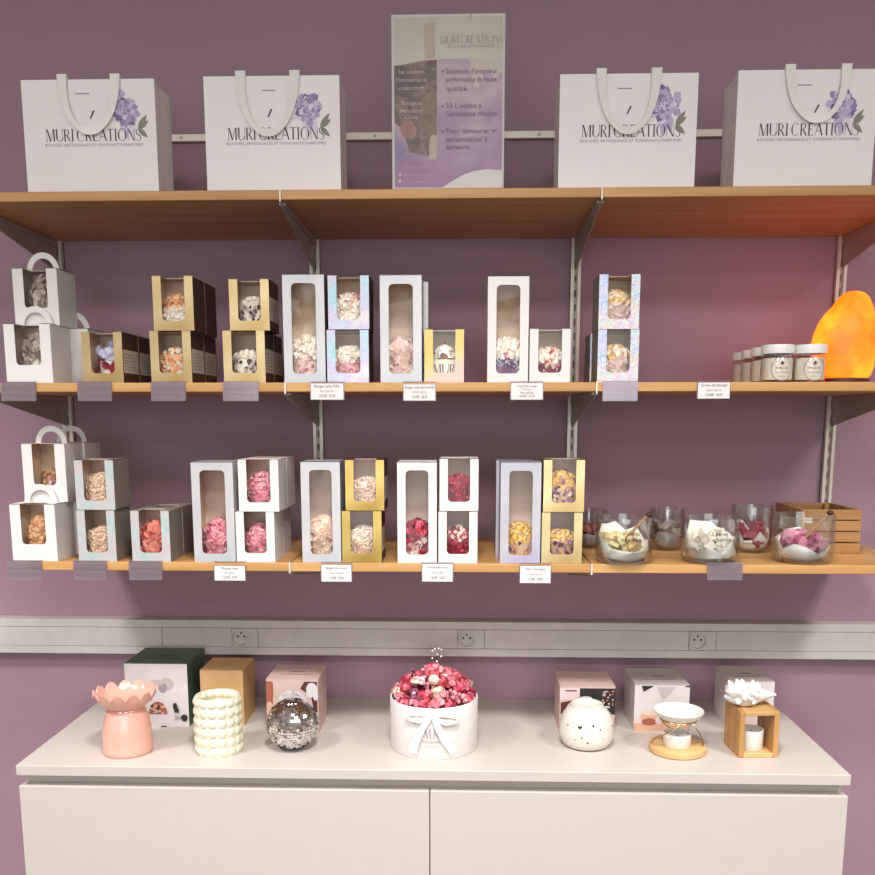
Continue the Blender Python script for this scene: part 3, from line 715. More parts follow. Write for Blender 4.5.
def candle(box, label, low, top, lowstyle='petals', topstyle='cream', hl=.3, ht=.58, rfrac=.42, bodymat='wax', seed=1, n=(190, 140), size=.0082, extra=None, kind='wax', flat=False):
    root, w, d, h = box; rnd = random.Random(seed)
    r = min(w*rfrac, .034, d*.42); loc = root.location
    c = thing('flower_candle', (loc.x, loc.y-.002, loc.z+.0014), label, 'candle', 'flower candles inside the gift boxes')
    H1 = h*hl; H2 = h*ht
    b = MB(); b.lathe([(0, 0), (r*.86, 0), (r*.88, .003), (r*.88, H1), (0, H1+.002)], bodymat, 24); b.build('wax_body', c)
    if low:
        b = MB(); dome(b, (0, 0, 0), r*.92, .008, H1, H1*.98, low, n[0], size*(1.25 if lowstyle == 'curls' else 1), rnd, lowstyle); clampv(b, w, d, h); b.build('lower_decoration', c)
    b = MB()
    b.lathe([(r*.86, H1*.95), (r*.82, H1+(H2-H1)*.35), (r*.56, H1+(H2-H1)*.72), (0, H1+(H2-H1)*.84)], top[0], 16)
    dome(b, (0, 0, 0), r*.9, H1, H2*.97, H1+(H2-H1)*.2, top, n[1], size*(1.3 if topstyle == 'curls' else 1), rnd, topstyle)
    if extra:
        dome(b, (0, 0, 0), r*.92, H1*.9, H2, H1, extra[0], extra[1], size*extra[2], rnd, extra[3])
    clampv(b, w, d, h); b.build('topping', c)
    return c

zs2, zs3 = Z2+TH, Z3+TH
US = ('U', .0165, .018); SB = {}
def top_of(bx): return bx[0].location.z+bx[3]
UW = ('U', .021, .034)
# --- middle shelf, from the left
A1 = gift_box(7, 53.5, 322.5, 382, FRONT, zs2, UW, 'paper', 'inner', 'white handled window box, lower of the pair at the left of the middle shelf', handle=.04)
def hidden_box(src, label, dx, dy, handle):
    r, w, d, h = src
    t = thing('gift_box', (r.location.x+dx, r.location.y+dy, r.location.z), label, 'gift box', 'candle gift boxes on the shelves')
    b = MB(); carton(b, w, d, h, None, 'paper', 'inner'); b.build('carton', t)
    if handle:
        m = [c for c in r.children if c.name.startswith('handle')][0].copy(); COL.objects.link(m); m.parent = t
hidden_box(A1, 'white handled box behind the lower left pair on the middle shelf, mostly hidden', .034, .096, True)
A2 = gift_box(15.5, 60, 267, 325, FRONT+.048, top_of(A1), UW, 'paper', 'inner', 'white handled window box, stacked on top at the left of the middle shelf', handle=.04)
B1 = gift_box(83.5, 124, 331, 382, FRONT, zs2, US, 'gold', 'inner_d', 'gold window box with a lilac shell inside, beside the white handled boxes', kside='brown', slabel=True, d=.088)
behind(B1, 1, 'gold and brown box hidden behind the box with the lilac shell')
C1 = gift_box(151.5, 192.5, 330, 382, FRONT, zs2, US, 'gold', 'inner_d', 'gold window box with peach flower candle, lower of its stack', kside='brown', slabel=True, d=.088)
behind(C1, 1, 'gold and brown box behind the lower peach flower box')
C2 = gift_box(154, 194.5, 275, 330, FRONT, top_of(C1), US, 'gold', 'inner_d', 'gold window box with peach flower candle, upper of its stack', kside='brown', d=.08)
behind(C2, 1, 'plain brown box behind the upper peach flower box')
D1 = gift_box(224, 266, 330, 382, FRONT, zs2, US, 'gold', 'inner_d', 'gold window box with cream and dark petal candle, lower of its stack', kside='brown', slabel=True, d=.082)
behind(D1, 1, 'gold and brown box behind the lower cream and dark petal box')
D2 = gift_box(230, 270, 278, 330, FRONT, top_of(D1), US, 'gold', 'inner_d', 'gold window box with cream and dark petal candle, upper of its stack', kside='brown', slabel=True, d=.088)
RT = ('R', .0165, .0165, .0165)
E1 = gift_box(284.5, 326, 274.5, 383, FRONT, zs2, RT, 'silver', 'inner_k', 'tall pearl silver window box, leftmost tall box of the middle shelf', kside='greycard')
F1 = gift_box(327.3, 369.3, 330, 383, FRONT, zs2, US, 'holo', 'inner_k', 'holographic window box with cream and rose candle, lower of its stack', kside='brown')
F2 = gift_box(328.3, 369.5, 275.5, 330, FRONT, top_of(F1), US, 'holo', 'inner_k', 'holographic window box with cream and rose candle, upper of its stack', kside='brown')
G1 = gift_box(380.5, 422, 275.5, 383, FRONT, zs2, RT, 'silver', 'inner_k', 'tall pearl white window box with pale peach flower candle')
behind(G1, 1, 'second tall pearl white box just behind the pale peach flower box', dx=.009)
H1 = gift_box(424.3, 464, 329.5, 383, FRONT, zs2, US, 'goldpink', 'inner', 'gold and pink foil window box holding a lettered candle glass')
I1 = gift_box(487, 528, 275.5, 382, FRONT, zs2, RT, 'paper', 'inner_k', 'tall white window box with purple petal candle on the middle shelf')
J1 = gift_box(529, 570, 328, 382, FRONT, zs2, US, 'paper', 'inner_k', 'small white window box with red and cream candle, right of the tall white box')
K1 = gift_box(596.8, 638, 329, 382, FRONT, zs2, US, 'glit', 'inner_k', 'silver glitter window box with cream shell candle, lower of its stack', kside='greycard')
behind(K1, 1, 'second glitter box behind the lower cream shell box', dx=-.003)
K2 = gift_box(598, 639, 273.5, 329, FRONT, top_of(K1), US, 'glit', 'inner_k', 'silver glitter window box with cream shell candle, upper of its stack', kside='greycard')
# --- lower shelf, from the left
a1 = gift_box(13, 58, 502, 559, FRONT, zs3, UW, 'paper', 'inner_k', 'white handled window box with tan candle, lower of the lower shelf stack', handle=.04)
hidden_box(a1, 'white box hidden behind the tan candle box on the lower shelf', .004, .09, False)
a2 = gift_box(25, 68, 444, 502, FRONT+.048, top_of(a1), UW, 'paper', 'inner_k', 'white handled window box stacked on top at the left of the lower shelf', handle=.04)
behind(a2, 1, 'rear white handled box on top of the lower shelf stack', dy=.088, dx=.004)
b1 = gift_box(79, 117, 508.5, 560, FRONT, zs3, US, 'mint', 'inner_d', 'mint pearl window box with beige curl candle, lower of its stack', kside='greycard')
b2 = gift_box(76.5, 115.5, 458.5, 508.5, FRONT, top_of(b1), US, 'mint', 'inner_d', 'mint pearl window box with beige curl candle, upper of its stack', kside='greycard')
c1 = gift_box(132.5, 171, 509, 560, FRONT, zs3, US, 'mint', 'inner_d', 'mint pearl window box with coral rose candle standing by itself', kside='greycard')
behind(c1, 1, 'grey-sided mint box behind the coral rose box')
d1 = gift_box(194.5, 236, 461, 561, FRONT, zs3, RT, 'silver', 'inner_d', 'tall pearl silver window box with round pink peony candle')
e1 = gift_box(236.8, 275.5, 510.5, 561, FRONT, zs3, US, 'paper', 'inner_d', 'small white window box with pink blossom candle, lower of its stack')
behind(e1, 1, 'white box behind the lower pink blossom box')
e2 = gift_box(239, 279.5, 458, 510, FRONT, top_of(e1), US, 'paper', 'inner_d', 'small white window box with pink blossom candle, upper of its stack')
behind(e2, 1, 'white box behind the upper pink blossom box')
f1 = gift_box(302.5, 341.5, 461, 562, FRONT, zs3, RT, 'silver', 'inner_d', 'tall pearl silver window box with beige shell candle')
g1 = gift_box(342.3, 382, 510.5, 562.5, FRONT, zs3, US, 'goldb', 'inner_d', 'bright gold window box with beige curl candle, lower of its stack', kside='brown', slabel=True)
g2 = gift_box(345.5, 384.5, 459.5, 510.5, FRONT, top_of(g1), US, 'goldb', 'inner_d', 'bright gold window box with beige curl candle, upper of its stack', kside='brown', slabel=True)
h1 = gift_box(397.5, 437, 461.5, 562.5, FRONT, zs3, RT, 'paper', 'inner_d', 'tall white window box with red petal candle on the lower shelf')
i1 = gift_box(438.2, 477.5, 511, 563, FRONT, zs3, US, 'paper', 'inner_d', 'small white window box with red flower candle, lower of its stack')
i2 = gift_box(439.3, 478.5, 458.5, 511, FRONT, top_of(i1), US, 'paper', 'inner_d', 'small white window box with red flower candle, upper of its stack')
j1 = gift_box(499.7, 540, 462.5, 563.5, FRONT, zs3, RT, 'lilacsilver', 'inner_d', 'tall lilac silver window box with yellow flower candle')
behind(j1, 1, 'second tall silver box just behind the tall yellow flower box', dx=-.006)
k1 = gift_box(541, 581.7, 513, 564.5, FRONT, zs3, US, 'gold', 'inner_d', 'pale gold window box with yellow and purple candle, lower of its stack')
k2 = gift_box(542.8, 584, 460.5, 513, FRONT, top_of(k1), US, 'gold', 'inner_d', 'pale gold window box with yellow and purple candle, upper of its stack')

# --- candles inside
candle(A1, 'grey crystal candle inside the lower white handled box, middle shelf', P_GREY, P_GREY, topstyle='petals', hl=.45, ht=.8, rfrac=.3, seed=11, size=.016)
candle(A2, 'grey crystal candle inside the upper white handled box, middle shelf', P_GREY, P_GREY, topstyle='petals', hl=.5, ht=.86, rfrac=.3, seed=12, size=.016)
candle(B1, 'red candle with a curved lilac shell in the gold box', P_RED, P_LILAC, lowstyle='petals', topstyle='petals', hl=.42, ht=.8, rfrac=.3, seed=13, n=(40, 16), size=.02)
candle(C1, 'peach flower candle inside the lower gold box of its stack', P_PEACH, P_PEACH+P_CREAM, topstyle='petals', hl=.42, ht=.68, seed=14)
candle(C2, 'peach flower candle inside the upper gold box of its stack', P_CREAM, P_PEACH, lowstyle='curls', topstyle='petals', hl=.4, ht=.68, seed=15)
candle(D1, 'cream and dark petal candle inside the lower gold box', P_DARK, P_CREAM, topstyle='petals', hl=.4, ht=.62, seed=16)
candle(D2, 'cream and dark petal candle inside the upper gold box', P_DARK, P_CREAM, topstyle='petals', hl=.45, ht=.66, seed=17, extra=(P_DARK, 14, .9, 'petals'))
candle(E1, 'tall cream and lilac-pink candle in the leftmost tall box', P_ROSE+P_PALE, P_CREAM, hl=.22, ht=.44, rfrac=.42, seed=18, bodymat=P_PALE[0])
candle(F1, 'whipped cream candle over rose petals in the lower holographic box', P_ROSE, P_CREAM, lowstyle='curls', hl=.38, ht=.68, seed=19, bodymat=P_ROSE[2], n=(230, 120))
candle(F2, 'whipped cream candle with a rose in the upper holographic box', P_CREAM, P_CREAM, lowstyle='cream', hl=.35, ht=.66, seed=20, extra=(P_ROSE, 60, 1.2, 'petals'))
candle(G1, 'pale peach flower candle in the tall pearl white box', P_PALE, P_PALE, topstyle='petals', hl=.2, ht=.4, rfrac=.42, seed=21, size=.02, bodymat=P_PALE[0])
candle(I1, 'purple petal candle topped with cream and pink in the tall white box', P_PURP+P_LILAC, P_CREAM, hl=.22, ht=.4, rfrac=.42, seed=22, bodymat=P_PURP[1], extra=(P_ROSE, 44, .8, 'petals'), size=.012)
candle(J1, 'red and cream berry candle in the small white box, middle shelf', P_RED+P_PALE, P_CREAM, hl=.36, ht=.62, seed=23, bodymat=P_RED[2], extra=(P_RED[:2]+P_CORAL, 34, 1.1, 'petals'))
candle(K1, 'cream shell candle in the lower glitter box', P_PALE, P_YEL+P_CREAM, topstyle='petals', hl=.38, ht=.66, seed=24, size=.016)
candle(K2, 'cream shell candle in the upper glitter box', P_PALE, P_YEL+P_CREAM, lowstyle='petals', topstyle='curls', hl=.42, ht=.68, seed=25, size=.014)
candle(a1, 'tan sculpted candle inside the lower handled box, lower shelf', P_TAN, P_TAN, lowstyle='balls', topstyle='balls', hl=.44, ht=.72, rfrac=.28, seed=26, size=.018, bodymat=P_TAN[0])
candle(a2, 'small dried petal candle inside the upper handled box, lower shelf', P_ROSE+P_TAN, P_TAN, topstyle='petals', hl=.38, ht=.52, rfrac=.28, seed=27)
candle(b1, 'beige curl candle inside the lower mint box', P_BEIGE, P_BEIGE, 'curls', 'curls', hl=.45, ht=.62, seed=28, n=(220, 120), bodymat=P_BEIGE[0])
candle(b2, 'beige curl candle inside the upper mint box', P_BEIGE, P_BEIGE, 'curls', 'curls', hl=.5, ht=.68, seed=29, n=(220, 120), bodymat=P_BEIGE[0])
candle(c1, 'coral rose candle with sage leaves in the single mint box', P_CORAL, P_CORAL, topstyle='petals', hl=.4, ht=.68, seed=30, extra=(P_GREEN, 8, 1, 'petals'), bodymat=P_CORAL[2], size=.018)
candle(d1, 'round pink peony candle in the tall silver box', P_ROSE, P_PINK[:3], 'petals', 'petals', hl=.18, ht=.4, rfrac=.42, seed=31, bodymat=P_ROSE[1], n=(110, 160), size=.011)
candle(e1, 'pink blossom candle inside the lower small white box', P_PINK+P_GREEN, P_PINK[:3], topstyle='petals', hl=.32, ht=.7, seed=32, n=(150, 190), bodymat=P_PINK[1])
candle(e2, 'pink blossom candle inside the upper small white box', P_PINK+P_GREEN, P_PINK[:3], topstyle='petals', hl=.34, ht=.72, seed=33, n=(150, 190), bodymat=P_PINK[1])
candle(f1, 'beige shell and curl candle in the tall silver box', P_BEIGE, P_BEIGE, 'petals', 'curls', hl=.22, ht=.4, rfrac=.42, seed=34, size=.018, bodymat=P_BEIGE[0])
candle(g1, 'beige curl candle inside the lower bright gold box', P_BEIGE, P_CREAM+P_BEIGE, 'curls', 'curls', hl=.38, ht=.66, seed=35, n=(190, 130), bodymat=P_BEIGE[1])
candle(g2, 'beige curl candle inside the upper bright gold box', P_BEIGE, P_CREAM+P_BEIGE, 'curls', 'curls', hl=.4, ht=.6, seed=36, n=(190, 130), bodymat=P_BEIGE[1])
candle(h1, 'red petal candle in the tall white box, lower shelf', P_RED+P_PALE, P_RED+P_RASP[:1], 'petals', 'petals', hl=.2, ht=.38, rfrac=.42, seed=37, bodymat=P_RED[1], size=.016)
candle(i1, 'red flower candle with blush and lime petals in the lower white box', P_RED, P_RED+P_PALE, topstyle='petals', hl=.36, ht=.66, seed=38, bodymat=P_RED[2], extra=(P_YEL[:1]+P_PALE, 14, 1.1, 'petals'))
candle(i2, 'dark red flower candle in the upper small white box', P_RED, P_RED, topstyle='petals', hl=.4, ht=.66, seed=39, bodymat=P_RED[2])
candle(j1, 'yellow flower candle on purple petals in the tall lilac silver box', P_PURP+P_PEACH+P_YEL[:1], P_YEL, topstyle='petals', hl=.19, ht=.38, rfrac=.42, seed=40, bodymat=P_BEIGE[2], n=(150, 160))
candle(k1, 'yellow and purple candle in the lower pale gold box', P_PURP+P_YEL[:1], P_YEL, topstyle='petals', hl=.38, ht=.62, seed=41, bodymat=P_BEIGE[2], extra=(P_PURP, 20, 1, 'petals'))
candle(k2, 'yellow and purple candle in the upper pale gold box', P_PURP+P_BEIGE, P_YEL, topstyle='petals', hl=.42, ht=.74, seed=42, bodymat=P_BEIGE[2], extra=(P_PURP, 24, 1, 'petals'))
# lettered candle glass in the gold and pink box
root, w, d, h = H1
c = thing('lettered_candle', (root.location.x, root.location.y-.006, root.location.z+.0014), 'candle glass lettered MUR with a dried flower collar, in the gold and pink box', 'candle')
b = MB(); r = w*.42; b.lathe([(0, 0), (r, 0), (r, h*.42), (0, h*.42)], 'wax', 28)
def cyl(u, v, R_=r, z0=0): a = u/R_; return (math.sin(a)*(R_+.0004), -math.cos(a)*(R_+.0004), z0+v)
put_serif(b, 'MUR', h*.17, w*.6, lambda u, v: cyl(u, v, r, h*.16), 'ink')
put_text(b, 'BOUGIES ARTISANALES', h*.05, lambda u, v: cyl(u, v, r, h*.1), 'inkgrey', fit=w*.56); b.build('wax_body', c)
b = MB(); dome(b, (0, 0, 0), r*.9, h*.42, h*.55, h*.44, P_TAN+P_DARK, 60, .013, random.Random(5), 'petals'); b.build('flower_collar', c)
b = MB(); b.lathe([(r*.85, h*.45), (r*.75, h*.55), (r*.4, h*.68), (0, h*.73)], P_CREAM[1], 20); b.tube([(0, 0, h*.72), (.001, 0, h*.8)], .0008, 'ink', 6); b.build('wax_peak', c)

# ------------------------------------------------------------------ cream jars and salt lamp
p0, p1 = at(762.5, 381, FRONT), at(795, 381, FRONT); jr = (p1.x-p0.x)/2; jh = at(780, 343, FRONT).z-at(780, 381, FRONT).z
def cream_jar(x, y, label):
    r = jr*.985
    root = thing('cream_jar', (x, y, zs2+.0002), label, 'jar', 'cream jars beside the salt lamp')
    b = MB(); b.lathe([(0, .0), (r-.002, 0), (r, .003), (r, jh*.66), (r*.9, jh*.74), (r*.9, jh*.8)], 'glass', 32); b.build('glass_body', root)
    b = MB(); b.lathe([(0, .0045), (r*.93, .0045), (r*.93, jh*.64), (0, jh*.64)], 'wax', 28); b.build('cream_fill', root)
    b = MB(); b.lathe([(r*.92, jh*.76), (r*1.02, jh*.765), (r*1.03, jh*.97), (r*.99, jh), (0, jh)], 'matwhite', 36); b.build('lid', root)
    b = MB(); R_ = r+.0005
    def cy(u, v): a = u/R_; return (math.sin(a)*R_, -math.cos(a)*R_, jh*.36+v)
    pts = [(.021*math.cos(2*PI*i/28), .0235*math.sin(2*PI*i/28)) for i in range(28)]
    inner = [(.0196*math.cos(2*PI*i/28), .0221*math.sin(2*PI*i/28)) for i in range(28)]
    A = [cy(*q) for q in pts]+[cy(*q) for q in inner]
    b.add(A, [(i, (i+1) % 28, 28+(i+1) % 28, 28+i) for i in range(28)], 'inkgrey')
    put_text(b, 'MOMENT ZEN', .006, lambda u, v: cy(u, v-.001), 'ink', fit=.023); put_text(b, 'crème de massage', .0045, lambda u, v: cy(u, v-.008), 'ink', fit=.026)
    put_text(b, 'artisanal', .004, lambda u, v: cy(u, v-.016), 'inkgrey', fit=.014)
    put_poly(b, petal2d(0, .008, PI/2, .007, .004), cy, 'ink'); put_poly(b, petal2d(0, .008, PI*.8, .005, .002), cy, 'ink'); put_poly(b, petal2d(0, .008, PI*.2, .005, .002), cy, 'ink')
    b.build('round_label', root)
    return root
X1 = (p0.x+p1.x)/2+.006; X2 = (at(794.5, 381, FRONT).x+at(827, 381, FRONT).x)/2+.0075; yj = FRONT+jr+.002
j0 = cream_jar(X1, yj, 'white-lidded cream jar with round label, front of the left row')
copy_thing(j0, (X2, yj, zs2+.0002), 'white-lidded cream jar with round label, nearest the salt lamp')
for k, t in ((1, 'second in the receding left row'), (2, 'third in the receding left row'), (3, 'last in the receding left row')):
    copy_thing(j0, (X1+.001*k, yj+(2*jr+.006)*k, zs2+.0002), 'white-lidded cream jar, '+t)
copy_thing(j0, (X2, yj+2*jr+.006, zs2+.0002), 'white-lidded cream jar hidden behind the one nearest the lamp')

m, nt, bb = newmat('glowing_salt'); tc = N(nt, 'ShaderNodeTexCoord'); nz = N(nt, 'ShaderNodeTexNoise'); nz.inputs['Scale'].default_value = 16; nz.inputs['Detail'].default_value = 5
nt.links.new(tc.outputs['Object'], nz.inputs['Vector'])
col = ramp(nt, nz.outputs['Fac'], [(.36, (255, 68, 3)), (.52, (255, 86, 8)), (.68, (255, 116, 22))])
bb.inputs['Base Color'].default_value = lin((150, 70, 30)); nt.links.new(col, bb.inputs['Emission Color']); bb.inputs['Roughness'].default_value = .5
bb.inputs['Emission Strength'].default_value = 2.7; M['salt'] = m; SALT = bb
Yl = -S+.13
root = thing('salt_lamp', (at(841, 379, Yl).x, Yl, zs2+.0002), 'glowing orange salt lamp on a dark base at the right of the middle shelf', 'lamp')
s_ = mpp((root.location.x, Yl, zs2+.05))
b = MB(); b.lathe([(0, 0), (24*s_, 0), (26*s_, .003), (26*s_, .01), (24*s_, .0115), (0, .0115)], 'lampbase', 40); b.build('wooden_base', root)
prof = [(0, -27, 25), (3, -29.5, 27.5), (10, -30, 29), (22, -30.5, 30.5), (34, -31, 30), (44, -29, 29.5), (54, -25.5, 28), (62, -20, 27), (70, -12.5, 25), (77, -8, 22.5), (82, -3, 18), (84, 2, 13), (84.6, 7, 8)]
b = MB(); vs = []; fs = []; n = 40; rn = random.Random(3)
amp = [[rn.uniform(-1, 1) for _ in range(4)] for _ in prof]
for j, (z, l, r_) in enumerate(prof):
    cx = (l+r_)/2; rad = (r_-l)/2
    for i in range(n):
        a = 2*PI*i/n; k = 1+.035*math.sin(3*a+j*.5)+.03*math.sin(5*a+j*1.3+1)+.02*amp[j][i % 4]*(j < len(prof)-2)
        k = 1+(k-1)*(abs(math.sin(a))**.6)
        vs.append(((cx+rad*math.cos(a)*k)*s_, rad*.8*math.sin(a)*k*s_, .0118+z*s_*1.0))
for j in range(len(prof)-1):
    for i in range(n): i2 = (i+1) % n; fs.append((j*n+i, j*n+i2, (j+1)*n+i2, (j+1)*n+i))
fs.append(tuple(range((len(prof)-1)*n, len(prof)*n))); fs.append(tuple(reversed(range(n))))
b.add(vs, fs, 'salt', True); b.build('salt_crystal', root)
lamp_x = root.location.x

# ------------------------------------------------------------------ glass jars of wax melts
P_MELT1 = pal('vanilla_melt', (244, 224, 170), (240, 210, 150), (248, 232, 190))
P_MELT2 = pal('white_melt', (240, 232, 214), (232, 222, 204), (246, 240, 226))
P_MELT3 = pal('pink_melt', (212, 130, 158), (226, 158, 178), (196, 104, 140))
P_MELT4 = pal('rose_melt', (170, 66, 92), (190, 90, 110))
P_MELT5 = pal('grey_melt', (150, 136, 130), (172, 158, 150))
P_MELT6 = pal('copper_melt', (150, 84, 66), (170, 104, 84))
M['jarpaper'] = mat('tissue_paper', (242, 236, 230), .6)
M['greypaper'] = mat('grey_tissue', (150, 140, 136), .7)
def melt_jar(x0, x1, yt, yb, palette, nmelt, what, jl, words=None, scoop=True, paper='jarpaper', seed=1):
    rnd = random.Random(seed); p = atz((x0+x1)/2, yb, zs3); s1 = mpp(p); r = (x1-x0)/2*s1*1.01
    for _ in range(2): s1 = mpp((p.x, p.y+r, zs3)); r = (x1-x0)/2*s1
    Y = p.y+r; X = at((x0+x1)/2, yb, Y).x; h = at((x0+x1)/2, yt, Y-r*.3).z-zs3
    root = thing('glass_jar', (X, Y, zs3+.0002), jl, 'glass jar', 'glass jars of wax melts')
    b = MB(); b.lathe([(0, 0), (r*.82, 0), (r*.95, .006), (r, .016), (r, h-.001), (r-.0012, h), (r-.0024, h-.001), (r-.0024, .017), (r*.92, .008), (r*.8, .0035), (0, .0035)], 'glass', 48)
    if words:
        def cy(u, v): a = u/(r+.0004); return (math.sin(a)*(r+.0004), -math.cos(a)*(r+.0004), h*.56+v)
        for i, wd in enumerate(words): put_text(b, wd, .0105, lambda u, v: cy(u+.004, v+.008-.0115*i), 'black', fit=.0052*len(wd))
    b.build('glass_vessel', root)
    # crumpled paper pouch
    b = MB(); n = 14; rings = [(0.02, .0045), (.5, .0042), (.78, .012), (.86, h*.26), (.88, h*.46)]; vs = []; fs = []
    for j, (q, z) in enumerate(rings):
        for i in range(n):
            a = 2*PI*i/n; k = q*(1+(rnd.uniform(-.1, .03) if j > 1 else 0)); zz = z+(rnd.uniform(-.015, .022) if j == 4 else (rnd.uniform(-.004, .004) if j == 3 else 0))
            if j == 4: zz *= (1.25 if math.sin(a) > 0 else .72)
            vs.append((r*k*math.cos(a), r*k*math.sin(a), zz))
    for j in range(len(rings)-1):
        for i in range(n): i2 = (i+1) % n; fs.append((j*n+i, j*n+i2, (j+1)*n+i2, (j+1)*n+i))
    b.add(vs, fs, paper); o = b.build('paper_pouch', None, (X, Y, zs3+.0002)); sm = o.modifiers.new('thickness', 'SOLIDIFY'); sm.thickness = .0008
    tag(o, 'crumpled paper pouch lining the jar of '+what, 'paper', 'paper pouches in the glass jars')
    mm = []
    for i in range(3):
        b = MB(); k = palette[i % len(palette)]
        # small flower-shaped wax melt
        vs = [(0, 0, .0065)]; nn = 20
        for q in range(nn): a = 2*PI*q/nn; rr = .0105*(1+.2*math.cos(5*a)); vs.append((rr*math.cos(a), rr*math.sin(a), .004))
        for q in range(nn): a = 2*PI*q/nn; rr = .0115*(1+.2*math.cos(5*a)); vs.append((rr*math.cos(a), rr*math.sin(a), -.004))
        fs = [(0, 1+q, 1+(q+1) % nn) for q in range(nn)]+[(1+q, 1+nn+q, 1+nn+(q+1) % nn, 1+(q+1) % nn) for q in range(nn)]+[tuple(range(1+nn, 1+2*nn))[::-1]]
        b.add(vs, fs, k, True); mm.append(b)
    first = [None]*3
    for i in range(nmelt):
        lay = i/nmelt; a = i*2.4+rnd.uniform(-.3, .3); q = r*.66*math.sqrt(rnd.uniform(.15, 1)); z = .016+lay*h*.4+.004
        if math.sin(a) < 0: z *= .95
        pos = (X+q*math.cos(a), Y+q*math.sin(a), zs3+z); k = i % 3
        if first[k] is None: o = mm[k].build('wax_melt', None, pos); first[k] = o
        else: o = first[k].copy(); COL.objects.link(o); o.location = pos
        o.rotation_euler = (rnd.uniform(-1.2, 1.2), rnd.uniform(-1.2, 1.2), rnd.uniform(0, 6)); o.scale = (1.15,)*3
        tag(o, 'small flower-shaped wax melt among the '+what, 'wax melt', what)
    if scoop:
        t = thing('scoop', (X, Y, zs3), 'small wooden-handled metal scoop leaning in the jar of '+what, 'scoop', 'scoops in the glass jars')
        b = MB(); b.tube([(r*.05, -r*.1, h*.5), (r*.45, 0, h*.78), (r*.78, .0, h*.99)], [.0034, .003, .003], 'crate', 8); b.build('handle', t)
        b = MB(); b.sphere((r*.86, 0, h*1.03), .0065, 'lampbase', 12, 8, (1, 1, .8)); b.build('handle_knob', t)
    return root
melt_jar(595, 651, 517, 566.5, P_MELT1, 26, 'pale yellow wax melts', 'round glass jar of pale yellow wax melts beside the gold boxes', ('Vanille', 'des îles'), seed=2)
melt_jar(680.5, 737, 517, 566, P_MELT2, 30, 'white wax melts', 'round glass jar of white wax melts, middle of the front three', ('Lys et', 'Cachemire'), scoop=False, seed=3)
melt_jar(771.5, 830.5, 515, 566, P_MELT3, 26, 'pink wax melts', 'round glass jar of pink wax melts in front of the wooden crate', None, seed=4)
melt_jar(649, 683, 508, 551.5, P_MELT5, 10, 'grey wax melts', 'glass jar of grey wax melts behind, between the yellow and white jars', None, paper='greypaper', scoop=False, seed=5)
melt_jar(730, 770, 506, 554, P_MELT4, 14, 'dark rose wax melts', 'glass jar of dark rose wax melts behind the white jar', None, scoop=False, seed=6)
melt_jar(570, 606, 510, 549, P_MELT6, 10, 'copper wax melts', 'glass jar of copper wax melts half hidden behind the gold boxes', None, scoop=False, paper='greypaper', seed=7)

# crate
pf = atz(859.5, 553.5, zs3); xr = pf.x; Yc = pf.y; xl = at(800, 553, Yc).x; hc = at(845, 510, Yc).z-at(845, 553.5, Yc).z; dc = min(.17, -.03-Yc)
root = thing('wooden_crate', ((xl+xr)/2, Yc, zs3+.0002), 'open wooden slat crate behind the pink wax melt jar', 'crate'); w = xr-xl
n = 4; g = .0025; sh = (hc-g*(n-1))/n
for i in range(n):
    z = i*(sh+g)
    for nm, bx in (('front_slat', (-w/2, w/2, 0, .008)), ('back_slat', (-w/2, w/2, dc-.008, dc))):
        b = MB(); b.box(*bx, z, z+sh, 'crate'); b.build('slat', root, bevel=.001)
    for x in (-w/2, w/2-.008):
        b = MB(); b.box(x, x+.008, .0082, dc-.0082, z, z+sh, 'crate'); b.build('slat', root, bevel=.001)
for x in (-w/2+.009, w/2-.02):
    for y in (.0085, dc-.0195):
        b = MB(); b.box(x, x+.011, y, y+.011, 0, hc-.002, 'crate'); b.build('corner_post', root)
b = MB(); b.box(-w/2+.009, w/2-.009, .009, dc-.009, .001, .006, 'crate'); b.build('base_board', root)
b = MB(); b.box(-.05, .05, -.03, .03, 0, .004, 'lampbase'); b.box(-.05, .05, -.03, -.026, .004, .02, 'lampbase'); b.box(-.05, .05, .026, .03, .004, .02, 'lampbase')
o = b.build('dark_tray', None, ((xl+xr)/2-.002, Yc+dc/2, zs3+.0065)); tag(o, 'dark wooden tray inside the slat crate', 'tray')

# ------------------------------------------------------------------ cabinet top: cartons
def shelf_carton(x0, x1, yt, yb, depth, ko, kside, ktop, label, art=None, flap=None):
    q0 = atz(x0, yb, CAB_T); q1 = atz(x1, yb, CAB_T); Y = (q0.y+q1.y)/2; w = at(x1, yb, Y).x-at(x0, yb, Y).x; xm = (at(x0, yb, Y).x+at(x1, yb, Y).x)/2
    h = at((x0+x1)/2, yt, Y).z-CAB_T
    depth = min(depth, -.006-Y)
    root = thing('product_carton', (xm, Y, CAB_T+.0002), label, 'carton', 'product cartons on the cabinet')
    b = MB(); b.box(-w/2, w/2, 0, depth, 0, h, ko, faces={'top': ktop, 'right': kside, 'left': kside})
    lv = [0]
    def A(pts, k):
        lv[0] += 1; pp = [((u-.5)*w, v*h) for u, v in pts]
        b.add([(u, -.0003-.0001*lv[0], v) for u, v in pp], [tuple(range(len(pp)))], k)
    if art: art(A, b, w, h, lv)
    b.build('box_body', root, bevel=0)
    b = MB(); b.box(-w/2, w/2, .0005, depth-.0005, h+.0002, h+.001, ktop)
    b.box(-w*.12, w*.16, depth*.5, depth*.5+.003, h+.001, h+.0013, flap or kside); b.box(-w*.3, w*.3, depth*.32, depth*.34, h+.001, h+.0012, flap or kside) if art else None
    b.build('lid_flap', root)
    return root
def circ(cx, cy, rx, ry, n=24, a0=0, a1=360): return [(cx+rx*math.cos(math.radians(a0+(a1-a0)*i/n)), cy+ry*math.sin(math.radians(a0+(a1-a0)*i/n))) for i in range(n+(0 if a1-a0 == 360 else 1))]
